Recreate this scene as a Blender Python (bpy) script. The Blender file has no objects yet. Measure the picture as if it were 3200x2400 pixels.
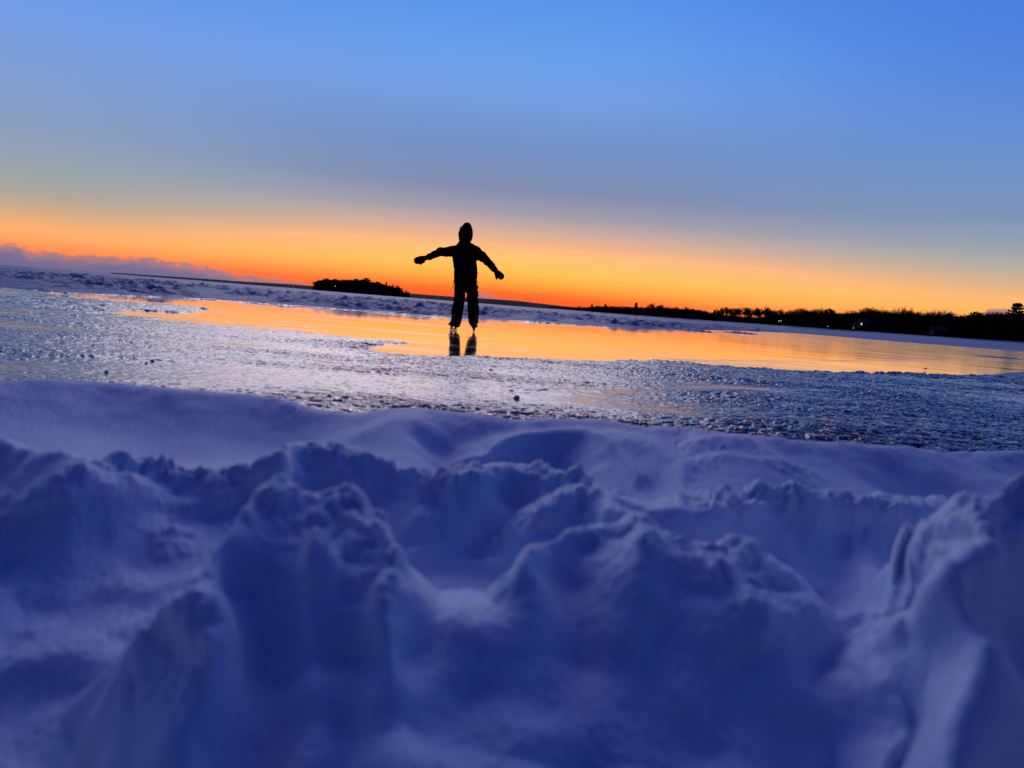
import bpy, math, random
import numpy as np
from mathutils import Vector, Matrix

random.seed(7)
rng = np.random.default_rng(7)
scene = bpy.context.scene
COL = scene.collection

# ------------------------------------------------------------------ camera model (measured on a 2212 x 1659 view of the photo)
FPX, CX, CY = 1603.0, 1106.0, 829.5
PITCH, ROLL, CAM_H = math.radians(6.0), math.radians(4.6), 0.37
CAM = np.array([0.0, 0.0, CAM_H])
_f = np.array([0.0, math.cos(PITCH), -math.sin(PITCH)])
_r0 = np.array([1.0, 0.0, 0.0])
_u0 = np.array([0.0, math.sin(PITCH), math.cos(PITCH)])
RIGHT = math.cos(ROLL) * _r0 + math.sin(ROLL) * _u0
UP = -math.sin(ROLL) * _r0 + math.cos(ROLL) * _u0


def ray(px, py):
    return _f + RIGHT * ((px - CX) / FPX) + UP * ((CY - py) / FPX)


def on_plane(px, py, z=0.0):
    d = ray(px, py)
    return CAM + d * ((z - CAM_H) / d[2])


def at_depth(px, py, Y):
    d = ray(px, py)
    return CAM + d * (Y / d[1])


def az_el(px, py):
    d = ray(px, py)
    return math.degrees(math.atan2(d[0], d[1])), math.degrees(math.atan2(d[2], math.hypot(d[0], d[1])))


def lin(r, g, b):
    def c(v):
        v /= 255.0
        return v / 12.92 if v <= 0.04045 else ((v + 0.055) / 1.055) ** 2.4
    return (c(r), c(g), c(b))


# ------------------------------------------------------------------ numpy noise
_perm = rng.permutation(4096).astype(np.int64)
_ang = rng.random(4096) * 2 * math.pi
_gx, _gy = np.cos(_ang), np.sin(_ang)


def noise(x, y):
    xi = np.floor(x).astype(np.int64); yi = np.floor(y).astype(np.int64)
    xf = x - xi; yf = y - yi

    def g(ix, iy, dx, dy):
        h = _perm[(_perm[ix & 4095] + iy) & 4095]
        return _gx[h] * dx + _gy[h] * dy
    u = xf * xf * xf * (xf * (xf * 6 - 15) + 10)
    v = yf * yf * yf * (yf * (yf * 6 - 15) + 10)
    a = g(xi, yi, xf, yf); b = g(xi + 1, yi, xf - 1, yf)
    c = g(xi, yi + 1, xf, yf - 1); d = g(xi + 1, yi + 1, xf - 1, yf - 1)
    return ((a + (b - a) * u) + ((c + (d - c) * u) - (a + (b - a) * u)) * v) * 1.5


def fbm(x, y, octaves=4, gain=0.5, lac=2.03):
    s = 0.0; a = 1.0
    for i in range(octaves):
        s = s + a * noise(x + 17.3 * i, y - 9.1 * i)
        x = x * lac; y = y * lac; a *= gain
    return s


def billow(x, y, octaves=3, gain=0.5):
    s = 0.0; a = 1.0
    for i in range(octaves):
        s = s + a * (np.abs(noise(x + 31.7 * i, y + 5.3 * i)) * 2 - 0.6)
        x = x * 2.1; y = y * 2.1; a *= gain
    return s


def sstep(e0, e1, x):
    t = np.clip((x - e0) / (e1 - e0), 0, 1)
    return t * t * (3 - 2 * t)


# ------------------------------------------------------------------ mesh helpers
def mesh_np(name, verts, faces, smooth=True):
    verts = np.asarray(verts, dtype=np.float32); faces = np.asarray(faces, dtype=np.int32)
    n = faces.shape[1]
    me = bpy.data.meshes.new(name)
    me.vertices.add(len(verts)); me.vertices.foreach_set('co', verts.ravel())
    me.loops.add(faces.size); me.loops.foreach_set('vertex_index', faces.ravel())
    me.polygons.add(len(faces))
    me.polygons.foreach_set('loop_start', np.arange(0, faces.size, n, dtype=np.int32))
    me.polygons.foreach_set('loop_total', np.full(len(faces), n, dtype=np.int32))
    me.polygons.foreach_set('use_smooth', np.full(len(faces), smooth, dtype=bool))
    me.update(calc_edges=True); me.validate()
    return me


def grid_faces(nr, nc, wrap=False):
    i = np.arange(nr - 1)[:, None]; j = np.arange(nc if wrap else nc - 1)[None, :]
    a = i * nc + j; b = i * nc + (j + 1) % nc
    return np.stack([a, b, b + nc, a + nc], axis=-1).reshape(-1, 4)


def link(name, me, mat=None, parent=None, loc=None):
    o = bpy.data.objects.new(name, me)
    COL.objects.link(o)
    if mat is not None and me is not None:
        me.materials.clear(); me.materials.append(mat)
    if parent is not None:
        o.parent = parent
    if loc is not None:
        o.location = Vector([float(v) for v in loc])
    return o


def tag(o, label=None, cat=None, group=None, kind=None):
    if label: o['label'] = label
    if cat: o['category'] = cat
    if group: o['group'] = group
    if kind: o['kind'] = kind
    return o


class MB:
    """collects loose pieces of one part and links them as one mesh"""
    def __init__(self): self.v = []; self.f = []; self.n = 0

    def add(self, v, f):
        self.v.extend([tuple(map(float, p)) for p in v]); self.f.extend([[i + self.n for i in q] for q in f]); self.n += len(v)

    def box(self, lo, hi, M=None):
        v = [(x, y, z) for x in (lo[0], hi[0]) for y in (lo[1], hi[1]) for z in (lo[2], hi[2])]
        if M is not None: v = [M @ Vector(p) for p in v]
        self.add(v, [(0, 1, 3, 2), (4, 6, 7, 5), (0, 4, 5, 1), (2, 3, 7, 6), (0, 2, 6, 4), (1, 5, 7, 3)])

    def rings(self, rings, cap=True):
        n = len(rings[0]); v = [p for r in rings for p in r]; f = []
        for i in range(len(rings) - 1):
            for j in range(n):
                k = (j + 1) % n
                f.append((i * n + j, i * n + k, (i + 1) * n + k, (i + 1) * n + j))
        if cap:
            f.append(tuple(range(n - 1, -1, -1))); f.append(tuple(range((len(rings) - 1) * n, len(rings) * n)))
        self.add(v, f)

    def tube(self, pts, rad, n=8):
        pts = [np.array(p, float) for p in pts]; rings = []
        for i, p in enumerate(pts):
            t = pts[min(i + 1, len(pts) - 1)] - pts[max(i - 1, 0)]; t /= np.linalg.norm(t) + 1e-9
            a = np.cross(t, [0, 0, 1.0]) if abs(t[2]) < 0.9 else np.cross(t, [1.0, 0, 0])
            a /= np.linalg.norm(a); b = np.cross(t, a); r = rad[i] if hasattr(rad, '__len__') else rad
            rings.append([p + r * (math.cos(q) * a + math.sin(q) * b) for q in np.linspace(0, 2 * math.pi, n, endpoint=False)])
        self.rings(rings)

    def mesh(self, name, smooth=True):
        me = bpy.data.meshes.new(name); me.from_pydata(self.v, [], self.f); me.update()
        if smooth: me.polygons.foreach_set('use_smooth', [True] * len(me.polygons))
        return me


def eval_mesh(me, mods, name):
    """mesh -> modifiers -> mesh"""
    o = bpy.data.objects.new('temporary', me); COL.objects.link(o)
    for typ, kw in mods:
        m = o.modifiers.new(typ, typ)
        for k, v in kw.items(): setattr(m, k, v)
    dg = bpy.context.evaluated_depsgraph_get()
    out = bpy.data.meshes.new_from_object(o.evaluated_get(dg))
    bpy.data.objects.remove(o); out.name = name
    out.polygons.foreach_set('use_smooth', [True] * len(out.polygons))
    return out


# ------------------------------------------------------------------ materials
def new_mat(name):
    m = bpy.data.materials.new(name); m.use_nodes = True
    nt = m.node_tree; nt.nodes.clear()
    out = nt.nodes.new('ShaderNodeOutputMaterial')
    b = nt.nodes.new('ShaderNodeBsdfPrincipled')
    nt.links.new(b.outputs[0], out.inputs[0])
    return m, nt, b


def N(nt, typ, **kw):
    n = nt.nodes.new(typ)
    for k, v in kw.items():
        if k.startswith('i_'):
            key = k[2:]
            n.inputs[int(key) if key.isdigit() else key].default_value = v
        else: setattr(n, k, v)
    return n


def obj_noise(nt, scale, detail=3.0, rough=0.55, stretch=None):
    tc = N(nt, 'ShaderNodeTexCoord'); src = tc.outputs['Object']
    if stretch:
        mp = N(nt, 'ShaderNodeMapping'); mp.inputs['Scale'].default_value = stretch
        nt.links.new(src, mp.inputs[0]); src = mp.outputs[0]
    n = N(nt, 'ShaderNodeTexNoise'); n.inputs['Scale'].default_value = scale
    n.inputs['Detail'].default_value = detail; n.inputs['Roughness'].default_value = rough
    nt.links.new(src, n.inputs['Vector'])
    return n


def ramp(nt, src, stops, interp='LINEAR'):
    r = N(nt, 'ShaderNodeValToRGB'); r.color_ramp.interpolation = interp
    e = r.color_ramp.elements
    while len(e) < len(stops): e.new(0.5)
    for k, (p, c) in enumerate(stops):
        e[k].position = p; e[k].color = (*c, 1) if len(c) == 3 else c
    if src is not None: nt.links.new(src, r.inputs[0])
    return r


def bump(nt, b, src, strength, dist, chain=None):
    bp = N(nt, 'ShaderNodeBump'); bp.inputs['Strength'].default_value = strength; bp.inputs['Distance'].default_value = dist
    nt.links.new(src, bp.inputs['Height'])
    if chain is not None: nt.links.new(chain.outputs[0], bp.inputs['Normal'])
    nt.links.new(bp.outputs[0], b.inputs['Normal'])
    return bp


def m_simple(name, col, rough=0.7, spec=0.3, noise_scale=None, var=0.3, metal=0.0):
    m, nt, b = new_mat(name)
    b.inputs['Roughness'].default_value = rough; b.inputs['Specular IOR Level'].default_value = spec
    b.inputs['Metallic'].default_value = metal
    b.inputs['Base Color'].default_value = (*col, 1)
    if noise_scale:
        n = obj_noise(nt, noise_scale)
        lo = tuple(c * (1 - var) for c in col); hi = tuple(min(1, c * (1 + var)) for c in col)
        r = ramp(nt, n.outputs[0], [(0.3, lo), (0.7, hi)])
        nt.links.new(r.outputs[0], b.inputs['Base Color'])
        bump(nt, b, n.outputs[0], 0.2, 0.01)
    return m


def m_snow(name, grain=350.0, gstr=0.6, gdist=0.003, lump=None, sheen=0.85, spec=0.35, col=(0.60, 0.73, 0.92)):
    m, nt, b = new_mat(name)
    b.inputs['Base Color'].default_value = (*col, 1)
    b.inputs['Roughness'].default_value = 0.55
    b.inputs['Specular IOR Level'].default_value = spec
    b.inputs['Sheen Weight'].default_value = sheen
    b.inputs['Sheen Roughness'].default_value = 0.35
    n = obj_noise(nt, grain, 2.0, 0.6)
    c = bump(nt, b, n.outputs[0], gstr, gdist)
    if lump:
        n2 = obj_noise(nt, lump[0], 4.0, 0.6)
        bump(nt, b, n2.outputs[0], lump[1], lump[2], c)
    return m


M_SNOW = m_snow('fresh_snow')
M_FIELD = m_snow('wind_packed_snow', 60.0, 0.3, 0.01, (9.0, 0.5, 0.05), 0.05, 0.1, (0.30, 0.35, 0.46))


def m_rough_ice():
    m, nt, b = new_mat('rough_refrozen_ice')
    b.inputs['IOR'].default_value = 1.31
    n = obj_noise(nt, 0.55, 4.0, 0.6, (0.45, 1.3, 1))          # drifts of frost: patches of glassy and of frosted ice
    cr = ramp(nt, n.outputs[0], [(0.42, (0.03, 0.04, 0.07)), (0.70, (0.16, 0.18, 0.24))])
    nt.links.new(cr.outputs[0], b.inputs['Base Color'])
    rr = ramp(nt, n.outputs[0], [(0.40, (0.10,) * 3), (0.66, (0.24,) * 3)])
    nt.links.new(rr.outputs[0], b.inputs['Roughness'])
    b.inputs['Specular IOR Level'].default_value = 0.65
    b.inputs['Coat Weight'].default_value = 0.15; b.inputs['Coat IOR'].default_value = 1.33; b.inputs['Coat Roughness'].default_value = 0.08
    n1 = obj_noise(nt, 24.0, 3.0, 0.6)
    c = bump(nt, b, n1.outputs[0], 0.30, 0.010)
    n2 = obj_noise(nt, 110.0, 2.0, 0.6)
    bump(nt, b, n2.outputs[0], 0.35, 0.003, c)
    return m


def m_smooth_ice():
    m, nt, b = new_mat('smooth_black_ice')
    b.inputs['IOR'].default_value = 1.31
    b.inputs['Specular IOR Level'].default_value = 1.0
    # frosted streaks and skate cuts
    s = obj_noise(nt, 0.9, 5.0, 0.62, (0.35, 2.2, 1))
    r1 = ramp(nt, s.outputs[0], [(0.40, (0.04,) * 3), (0.72, (0.17,) * 3)])
    tcx = N(nt, 'ShaderNodeTexCoord'); sx = N(nt, 'ShaderNodeSeparateXYZ'); nt.links.new(tcx.outputs['Object'], sx.inputs[0])
    fx = N(nt, 'ShaderNodeMapRange', interpolation_type='SMOOTHSTEP'); nt.links.new(sx.outputs[0], fx.inputs[0])
    for k, v in zip((1, 2, 3, 4), (2.5, 8.0, 0.0, 0.04)): fx.inputs[k].default_value = v           # scuffed, frosted end of the rink
    ad = N(nt, 'ShaderNodeMath', operation='MULTIPLY_ADD'); nt.links.new(r1.outputs[0], ad.inputs[0]); ad.inputs[1].default_value = 1.0; nt.links.new(fx.outputs[0], ad.inputs[2])
    nt.links.new(ad.outputs[0], b.inputs['Roughness']); nt.links.new(ad.outputs[0], b.inputs['Coat Roughness'])
    b.inputs['Base Color'].default_value = (0.05, 0.055, 0.07, 1)
    b.inputs['Coat Weight'].default_value = 1.0; b.inputs['Coat IOR'].default_value = 1.33          # thin film of melt water
    tc = N(nt, 'ShaderNodeTexCoord')
    w = obj_noise(nt, 0.35, 3.0, 0.5)
    mx = N(nt, 'ShaderNodeVectorMath', operation='MULTIPLY_ADD')
    nt.links.new(w.outputs['Color'], mx.inputs[0]); mx.inputs[1].default_value = (2.2, 2.2, 0); nt.links.new(tc.outputs['Object'], mx.inputs[2])
    hs = []
    for sc_, wd, st in ((0.45, 0.010, (0.6, 1.6, 1)), (0.23, 0.006, (1.7, 0.8, 1))):
        mp = N(nt, 'ShaderNodeMapping'); mp.inputs['Scale'].default_value = st; nt.links.new(mx.outputs[0], mp.inputs[0])
        vo = N(nt, 'ShaderNodeTexVoronoi', feature='DISTANCE_TO_EDGE'); vo.inputs['Scale'].default_value = sc_
        nt.links.new(mp.outputs[0], vo.inputs['Vector'])
        rm = ramp(nt, vo.outputs[0], [(0.0, (0, 0, 0)), (wd, (1, 1, 1))]); hs.append(rm)
    mu = N(nt, 'ShaderNodeMath', operation='MULTIPLY'); nt.links.new(hs[0].outputs[0], mu.inputs[0]); nt.links.new(hs[1].outputs[0], mu.inputs[1])
    c = bump(nt, b, mu.outputs[0], 0.6, 0.012)
    g = obj_noise(nt, 3.0, 4.0, 0.6, (0.5, 1.5, 1))
    c2 = bump(nt, b, g.outputs[0], 0.10, 0.012, c)
    return m


M_ROUGH = m_rough_ice()
M_ICE = m_smooth_ice()
# ================================================================== ground: polar grids round the viewpoint
def polar(thetas, rs):
    T, R = np.meshgrid(thetas, rs)
    return R * np.sin(T), R * np.cos(T)


def front_thetas(n_front, half_deg, n_back):
    a = np.radians(np.linspace(-half_deg, half_deg, n_front))
    b = np.radians(np.linspace(half_deg, 360 - half_deg, n_back + 2)[1:-1])
    return np.concatenate([a, b])


# ---------------- rink outline (smooth ice), traced and laid on the lake plane
FAR = [(-700, 575), (-300, 600), (94, 632), (200, 636), (300, 641), (400, 645), (470, 649), (560, 656), (680, 665), (780, 672), (900, 682), (1000, 689),
       (1100, 693), (1250, 703), (1350, 709), (1450, 712), (1530, 713), (1600, 715), (1700, 719), (1800, 726), (1900, 735),
       (2000, 743), (2100, 749), (2212, 755), (2400, 772)]
NEAR = [(2400, 824), (2212, 812), (2171, 811), (2056, 810), (1900, 806), (1806, 803), (1700, 798), (1606, 793), (1500, 785), (1406, 777),
        (1250, 775), (1100, 772), (1000, 770), (900, 768), (845, 761), (855, 756), (880, 749), (940, 743.5), (968, 740.5),
        (900, 739), (800, 732), (700, 722), (600, 712), (500, 705), (420, 696), (370, 689), (300, 683), (231, 676.5),
        (337, 674), (400, 679), (461, 678), (452, 673.5), (480, 669), (375, 659.5), (275, 653), (190, 645)]
RINK = np.array([on_plane(*p)[:2] for p in FAR[2:] + NEAR])
FARW = np.array([on_plane(*p)[:2] for p in FAR])


def seg_dist(x, y, P, closed):
    d = np.full(x.shape, 1e9)
    n = len(P); inside = np.zeros(x.shape, bool)
    for i in range(n if closed else n - 1):
        ax, ay = P[i]; bx, by = P[(i + 1) % n]
        ex, ey = bx - ax, by - ay
        t = np.clip(((x - ax) * ex + (y - ay) * ey) / (ex * ex + ey * ey + 1e-12), 0, 1)
        d = np.minimum(d, np.hypot(x - ax - t * ex, y - ay - t * ey))
        if closed and abs(ey) > 1e-9:
            c = ((ay > y) != (by > y)) & (x < (bx - ax) * (y - ay) / ey + ax)
            inside ^= c
    return np.where(inside, -d, d) if closed else d


def beyond_far(x, y):
    """metres behind the rink's far edge (positive = farther from the viewer), measured along the line of sight"""
    th = np.arctan2(x, y); fth = np.arctan2(FARW[:, 0], FARW[:, 1]); fr = np.hypot(FARW[:, 0], FARW[:, 1])
    o = np.argsort(fth)
    return np.hypot(x, y) - np.interp(th, fth[o], fr[o])


# ---------------- smooth ice: one gently uneven sheet
xs = np.linspace(-30, 45, 420); ys = np.concatenate([np.linspace(1.0, 14, 460), np.linspace(14.1, 60, 120)])
X, Y = np.meshgrid(xs, ys)
Z = 0.0012 * fbm(X * 0.25, Y * 0.25, 2)
CRACK = np.array([on_plane(*p)[:2] for p in ((1380, 776), (1406, 776.2), (1706, 779.6), (1900, 779.6), (2051, 778.6), (2140, 776.5), (2175, 774.5), (2400, 774))])
o_ = np.argsort(CRACK[:, 0]); yc_ = np.interp(X, CRACK[o_, 0], CRACK[o_, 1]); side = sstep(CRACK[:, 0].min() - .05, CRACK[:, 0].min() + .5, X)
Z = Z - side * (0.003 * sstep(0, .03, yc_ - Y) + np.clip(yc_ - Y, 0, 2.2) * 0.013)      # overflow ice sloping off below an old crack
v = np.stack([X, Y, Z], -1).reshape(-1, 3)
tag(link('ice', mesh_np('ice', v, grid_faces(len(ys), len(xs))), M_ICE), 'smooth reflecting skating ice of the cleared rink', kind='structure')

# ---------------- rough refrozen ice in front of and beside the rink
th = np.radians(np.linspace(-50, 50, 1500))
rs = np.exp(np.linspace(math.log(1.25), math.log(34.0), 1000))
X, Y = polar(th, rs)
sd = seg_dist(X, Y, RINK, True)
edge = sd + 0.10 * fbm(X * 1.3, Y * 1.3, 3) + 0.05 * fbm(X * 6, Y * 6, 2)
# wind-rippled crust: bumps a few centimetres across, in drifts of varying strength
amp = 0.62 + 1.35 * np.clip(fbm(X * 0.32 + 3, Y * 1.5, 4) + 0.30, 0, 1.3)             # glazed and crusted streaks
amp = amp + 1.1 * np.exp(-(np.maximum(edge, 0) / .45) ** 2)                            # broken crust along the rink's edge
wx = X + 0.05 * noise(X * 4, Y * 4); wy = Y + 0.05 * noise(X * 4 + 9, Y * 4)
# flat glazed tops with little scarps and pits between them
f1 = noise(wx * 9 + wy * 4.0, wy * 20) + 0.6 * noise(wx * 22, wy * 44)
f2 = noise(wx * 34 + 5, wy * 70) + 0.4 * noise(wx * 80, wy * 120)
bumps = 0.0036 * sstep(-0.22, 0.12, f1) + 0.0026 * sstep(-0.22, 0.10, f2) - 0.004
bumps = bumps + sstep(4.5, 9, np.hypot(X, Y)) * 0.009 * (sstep(-.2, .2, noise(wx * 5.5, wy * 7)) - .6)
glaze = np.array([on_plane(*p)[:2] for p in ((1790, 847), (1556, 843), (1456, 848), (1331, 851), (1271, 863), (1241, 878), (1306, 888), (1406, 893), (1500, 905))])
amp = amp * (1 - 0.72 * np.exp(-(seg_dist(X, Y, glaze, False) / .11) ** 2))
amp = amp * (1 + 0.5 * sstep(8, 28, np.degrees(np.arctan2(X, Y))) - 0.25 * sstep(-6, -25, np.degrees(np.arctan2(X, Y))))
swell = 0.006 * fbm(X * 0.9, Y * 1.4, 3)
drift = np.zeros_like(X)
for (px, py, w_, d_, h_) in ((1170, 853, .16, .10, .022), (1110, 846, .07, .05, .02), (1660, 831, .55, .10, .020), (1280, 855, .12, .06, .012),
                             (840, 808, .10, .06, .018), (330, 783, .12, .06, .014), (190, 777, .12, .08, .016), (2150, 771.5, .9, .25, .030), (1800, 842, 1.2, .12, .010), (720, 740, .6, .25, .012)):
    c = on_plane(px, py)
    q = ((X - c[0]) / w_) ** 2 + ((Y - c[1]) / d_) ** 2
    drift = np.maximum(drift, h_ * np.exp(-q) * (1 + 0.5 * noise(X * 22, Y * 22)))
up = sstep(0.0, 0.22, edge)
Z = -0.06 + up * np.maximum(0.076 + amp * bumps + swell, 0.064) + drift * 0.55
isl = on_plane(2155, 772.5)
q = ((X - isl[0]) / 1.0) ** 2 + ((Y - isl[1]) / 0.16) ** 2
Z = np.where(sd < 0, np.maximum(-0.06, -0.03 + 0.06 * np.exp(-q * q)) if False else -0.06 + 0.09 * np.exp(-q * q), Z)
bf = beyond_far(X, Y)
Z = np.where((bf > 0.3), np.minimum(Z, -0.05), Z)
v = np.stack([X, Y, Z], -1).reshape(-1, 3)
tag(link('rough_ice', mesh_np('rough_ice', v, grid_faces(len(rs), len(th))), M_ROUGH), 'bumpy refrozen ice glinting between the snow bank and the rink', kind='structure')

# ---------------- snow field behind the rink, out to the horizon
th = np.radians(np.linspace(-62, 62, 1000))
rs = np.concatenate([np.exp(np.linspace(math.log(8.5), math.log(60), 560)), np.exp(np.linspace(math.log(61), math.log(9000), 200))])
X, Y = polar(th, rs)
bf = beyond_far(X, Y)
R = np.hypot(X, Y)
e2 = bf - 0.05 + 0.16 * fbm(X * 0.7, Y * 0.9, 3) + 0.12 * fbm(X * 3, Y * 4, 2)
ramp_ = sstep(0.0, 1.2, e2)
lumpmask = np.clip(fbm(X * 0.30 + 4, Y * 0.30, 3) + 0.25, 0, 1.2) * sstep(0.6, 2.5, bf) * (1 - sstep(60, 200, R))
lump = np.clip(billow(X * 1.5, Y * 1.5, 3) + 0.55, 0, 2) * 0.055 + np.clip(fbm(X * 4.2, Y * 4.2, 2), 0, 1.2) * 0.045
Z = -0.03 + ramp_ * (0.055 + 0.05 * fbm(X * 0.4, Y * 0.6, 3) + lump * lumpmask * 2.2 + 0.012 * fbm(X * 7, Y * 7, 2))
# pressure heaps one can pick out
for (px, py, Yd, w_, h_) in ((700, 640, 19, .5, .10), (755, 640, 17, .55, .14), (865, 652, 18, .5, .12), (905, 655, 16.5, .4, .10), (540, 628, 22, .7, .14), (240, 600, 21, .9, .13),
                             (350, 622, 16, .5, .10), (60, 590, 20, .8, .13), (1180, 675, 22, .5, .10), (1360, 690, 24, .6, .12), (1500, 700, 26, .8, .10), (1600, 702, 30, .8, .1)):
    c = at_depth(px, py, Yd)
    q = ((X - c[0]) / w_) ** 2 + ((Y - c[1]) / (w_ * .7)) ** 2
    Z = Z + h_ * np.exp(-q) * (0.8 + 0.7 * noise(X * 5, Y * 5) + 0.4 * noise(X * 11, Y * 11))
Z = np.where(R > 60, np.minimum(Z, 0.2), np.minimum(Z, 0.27))
# banked snow on the right that climbs towards the wooded shore
az = np.degrees(np.arctan2(X, Y))
rise = sstep(12, 30, az) * sstep(40, 120, R)
Z = Z + rise * 1.4 * sstep(40, 320, R)
Z = np.where(R > 60, Z + (0.04 - Z) * sstep(60, 260, R) * (1 - rise), Z)
v = np.stack([X, Y, Z], -1).reshape(-1, 3)
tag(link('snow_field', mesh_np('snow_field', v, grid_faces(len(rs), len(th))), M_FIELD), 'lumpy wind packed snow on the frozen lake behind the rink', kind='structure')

# ---------------- snow bank in the foreground: crests measured in the photo, each with its own front and back slope
def dense(pts, step=16):
    """fill a traced polyline so that neighbouring points lie at most step apart"""
    out = []
    for a, b in zip(pts[:-1], pts[1:]):
        m_ = max(1, int(math.hypot(b[0] - a[0], b[1] - a[1]) / step))
        out += [tuple(p + (q - p) * k / m_ for p, q in zip(a, b)) for k in range(m_)]
    return out + [pts[-1]]


th = front_thetas(1000, 44, 150)
rs = np.concatenate([[0.004], np.exp(np.linspace(math.log(0.12), math.log(2.7), 660)), np.exp(np.linspace(math.log(2.75), math.log(14), 34))])
X, Y = polar(th, rs)
R = np.hypot(X, Y)
TH = np.where(th > math.pi, th - 2 * math.pi, th)
CRUMB = np.zeros_like(X)


def smax(a, b, k):
    return 0.5 * (a + b + np.sqrt((a - b) ** 2 + k * k))


def floor_z(x, y):
    g = 0.02 + (0.052 + 0.034 * sstep(-.04, -.22, x)) * sstep(0.36, 0.66, y) + 0.022 * fbm(x * 2.3, y * 2.6 + 7, 3)
    return g * (1 - sstep(1.5, 2.2, y)) - 0.09 * sstep(1.7, 2.5, y)


Z = floor_z(X, Y)


def ridge(pts, z, bevel=(0.02, 0.12), front=(0.07, 0.05, 0.25), back=(0.07, 0.08, 0.1), crumb=1.0, soft=0.010, side=1.2, dz=0.0, cw=0.035, plan=0.05):
    """pts (px, py[, z]); bevel (length, slope), front (drop, scale, tail slope), back the same; crumb = how broken the crest is"""
    global Z
    P = dense([p if len(p) == 3 else (*p, z) for p in pts], 8)
    w = np.array([on_plane(p[0], p[1], p[2] + dz) for p in P]); t = np.arctan2(w[:, 0], w[:, 1]); o = np.argsort(t)
    t, r0, z0 = t[o], np.hypot(w[:, 0], w[:, 1])[o], w[:, 2][o]
    # the crest runs in a smooth line over the ground; its height carries the outline
    tt = np.linspace(t[0], t[-1], 400); r_ = np.interp(tt, t, r0); el_ = (CAM_H - np.interp(tt, t, z0)) / r_

    def sm(a, sig):
        m_ = max(1, int(sig / (tt[1] - tt[0] + 1e-9))); m_ = min(m_, 150)
        k_ = np.hanning(2 * m_ + 3)[1:-1]; k_ /= k_.sum()
        return np.convolve(np.concatenate([2 * a[0] - a[m_:0:-1], a, 2 * a[-1] - a[-2:-m_ - 2:-1]]), k_, 'valid')
    r_ = sm(r_, plan); el_ = sm(el_, 0.006); z_ = CAM_H - r_ * el_; zs_ = np.minimum(sm(z_, 0.06), z_ + .01)
    TT = np.broadcast_to(TH[None], X.shape)
    d = np.interp(TT, tt, r_) - R
    TT = TT + (0.05 * noise(X * 7 + pts[0][0], Y * 7) + 0.025 * noise(X * 17, Y * 17 + pts[0][1])) / np.clip(R * 1.4, .5, 3) * sstep(0.004, 0.06, np.abs(d))
    rc = np.interp(TT, tt, r_); zc = np.interp(TT, tt, z_)
    out = np.maximum(np.maximum(tt[0] - TT, TT - tt[-1]), 0) * rc
    d = rc - R
    zc = zc + (np.interp(TT, tt, zs_) - zc) * sstep(0.015, 0.09, d)            # the fine outline belongs to the crest, not to the whole face
    dn = d + (0.010 * noise(X * 13 + 3, Y * 13) + 0.006 * noise(X * 31, Y * 31)) * sstep(0.0, 0.03, np.abs(d)) * min(1.0, front[1] / .03)
    df = np.maximum(dn, 0); db = np.maximum(-dn, 0)
    bl, bs = bevel; d2 = np.maximum(df - bl, 0)
    d2 = d2 * d2 / (d2 + 0.012)
    z_f = zc - bs * np.minimum(df, bl) - front[0] * (1 - np.exp(-d2 / front[1])) - front[2] * d2
    z_b = zc - back[0] * (1 - np.exp(-db / back[1])) - back[2] * db - 0.45 * np.maximum(db - 0.12, 0)
    out = out * (1 + 0.55 * fbm(X * 9 + 5, Y * 9 + pts[0][0], 2))
    sd_ = side if not isinstance(side, tuple) else np.where(TT < tt[0], side[0], side[1])
    S = np.where(d > 0, z_f, z_b) - sd_ * out * out / (out + 0.04)
    on = S > Z - 0.006
    CRUMB[:] = np.where(on, crumb * (0.10 + np.exp(-((d - bl * .5) / cw) ** 2)), CRUMB * np.where(S > Z - .02, .6, 1))
    Z = smax(Z, S, soft)


# far crest against the rough ice, with its long smooth slope towards the viewer
A_X = [0, 200, 500, 760, 1050, 1300, 1530, 1850, 2212]; A_Y = [820, 816, 843, 879, 888, 900, 929, 948, 963]
B_X = [0, 190, 450, 620, 800, 1040, 1150, 1450, 1700, 2030]; B_Y = [950, 1012, 1010, 960, 970, 1020, 1003, 1079, 1055, 1080]


def on_slope(px, py, dz=0.0):
    a_, b_ = np.interp(px, A_X, A_Y), np.interp(px, B_X, B_Y)
    return float(0.166 - 0.055 * (py - a_) / (b_ - a_) + dz)


ridge([(-700, 800), (-250, 812), (-100, 815), (0, 820), (100, 810), (200, 816), (350, 829), (500, 843), (600, 848), (680, 866), (760, 879), (850, 876), (950, 880), (1050, 888), (1120, 898), (1200, 895),
       (1300, 900), (1400, 910), (1500, 916), (1530, 929), (1600, 931), (1700, 940), (1850, 948), (2000, 956), (2150, 961), (2212, 963), (2350, 972), (2500, 985), (3000, 1010)],
      0.168, (0.03, 0.0), (0.085, 0.20, 0.02), (0.13, 0.25, 0.3), 0.22, 0.01, cw=.05, plan=.1)
def ridge_on(pts, *a, **k):
    ridge([(px, py, on_slope(px, py, .004)) for px, py in pts], .12, *a, **k)


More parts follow.
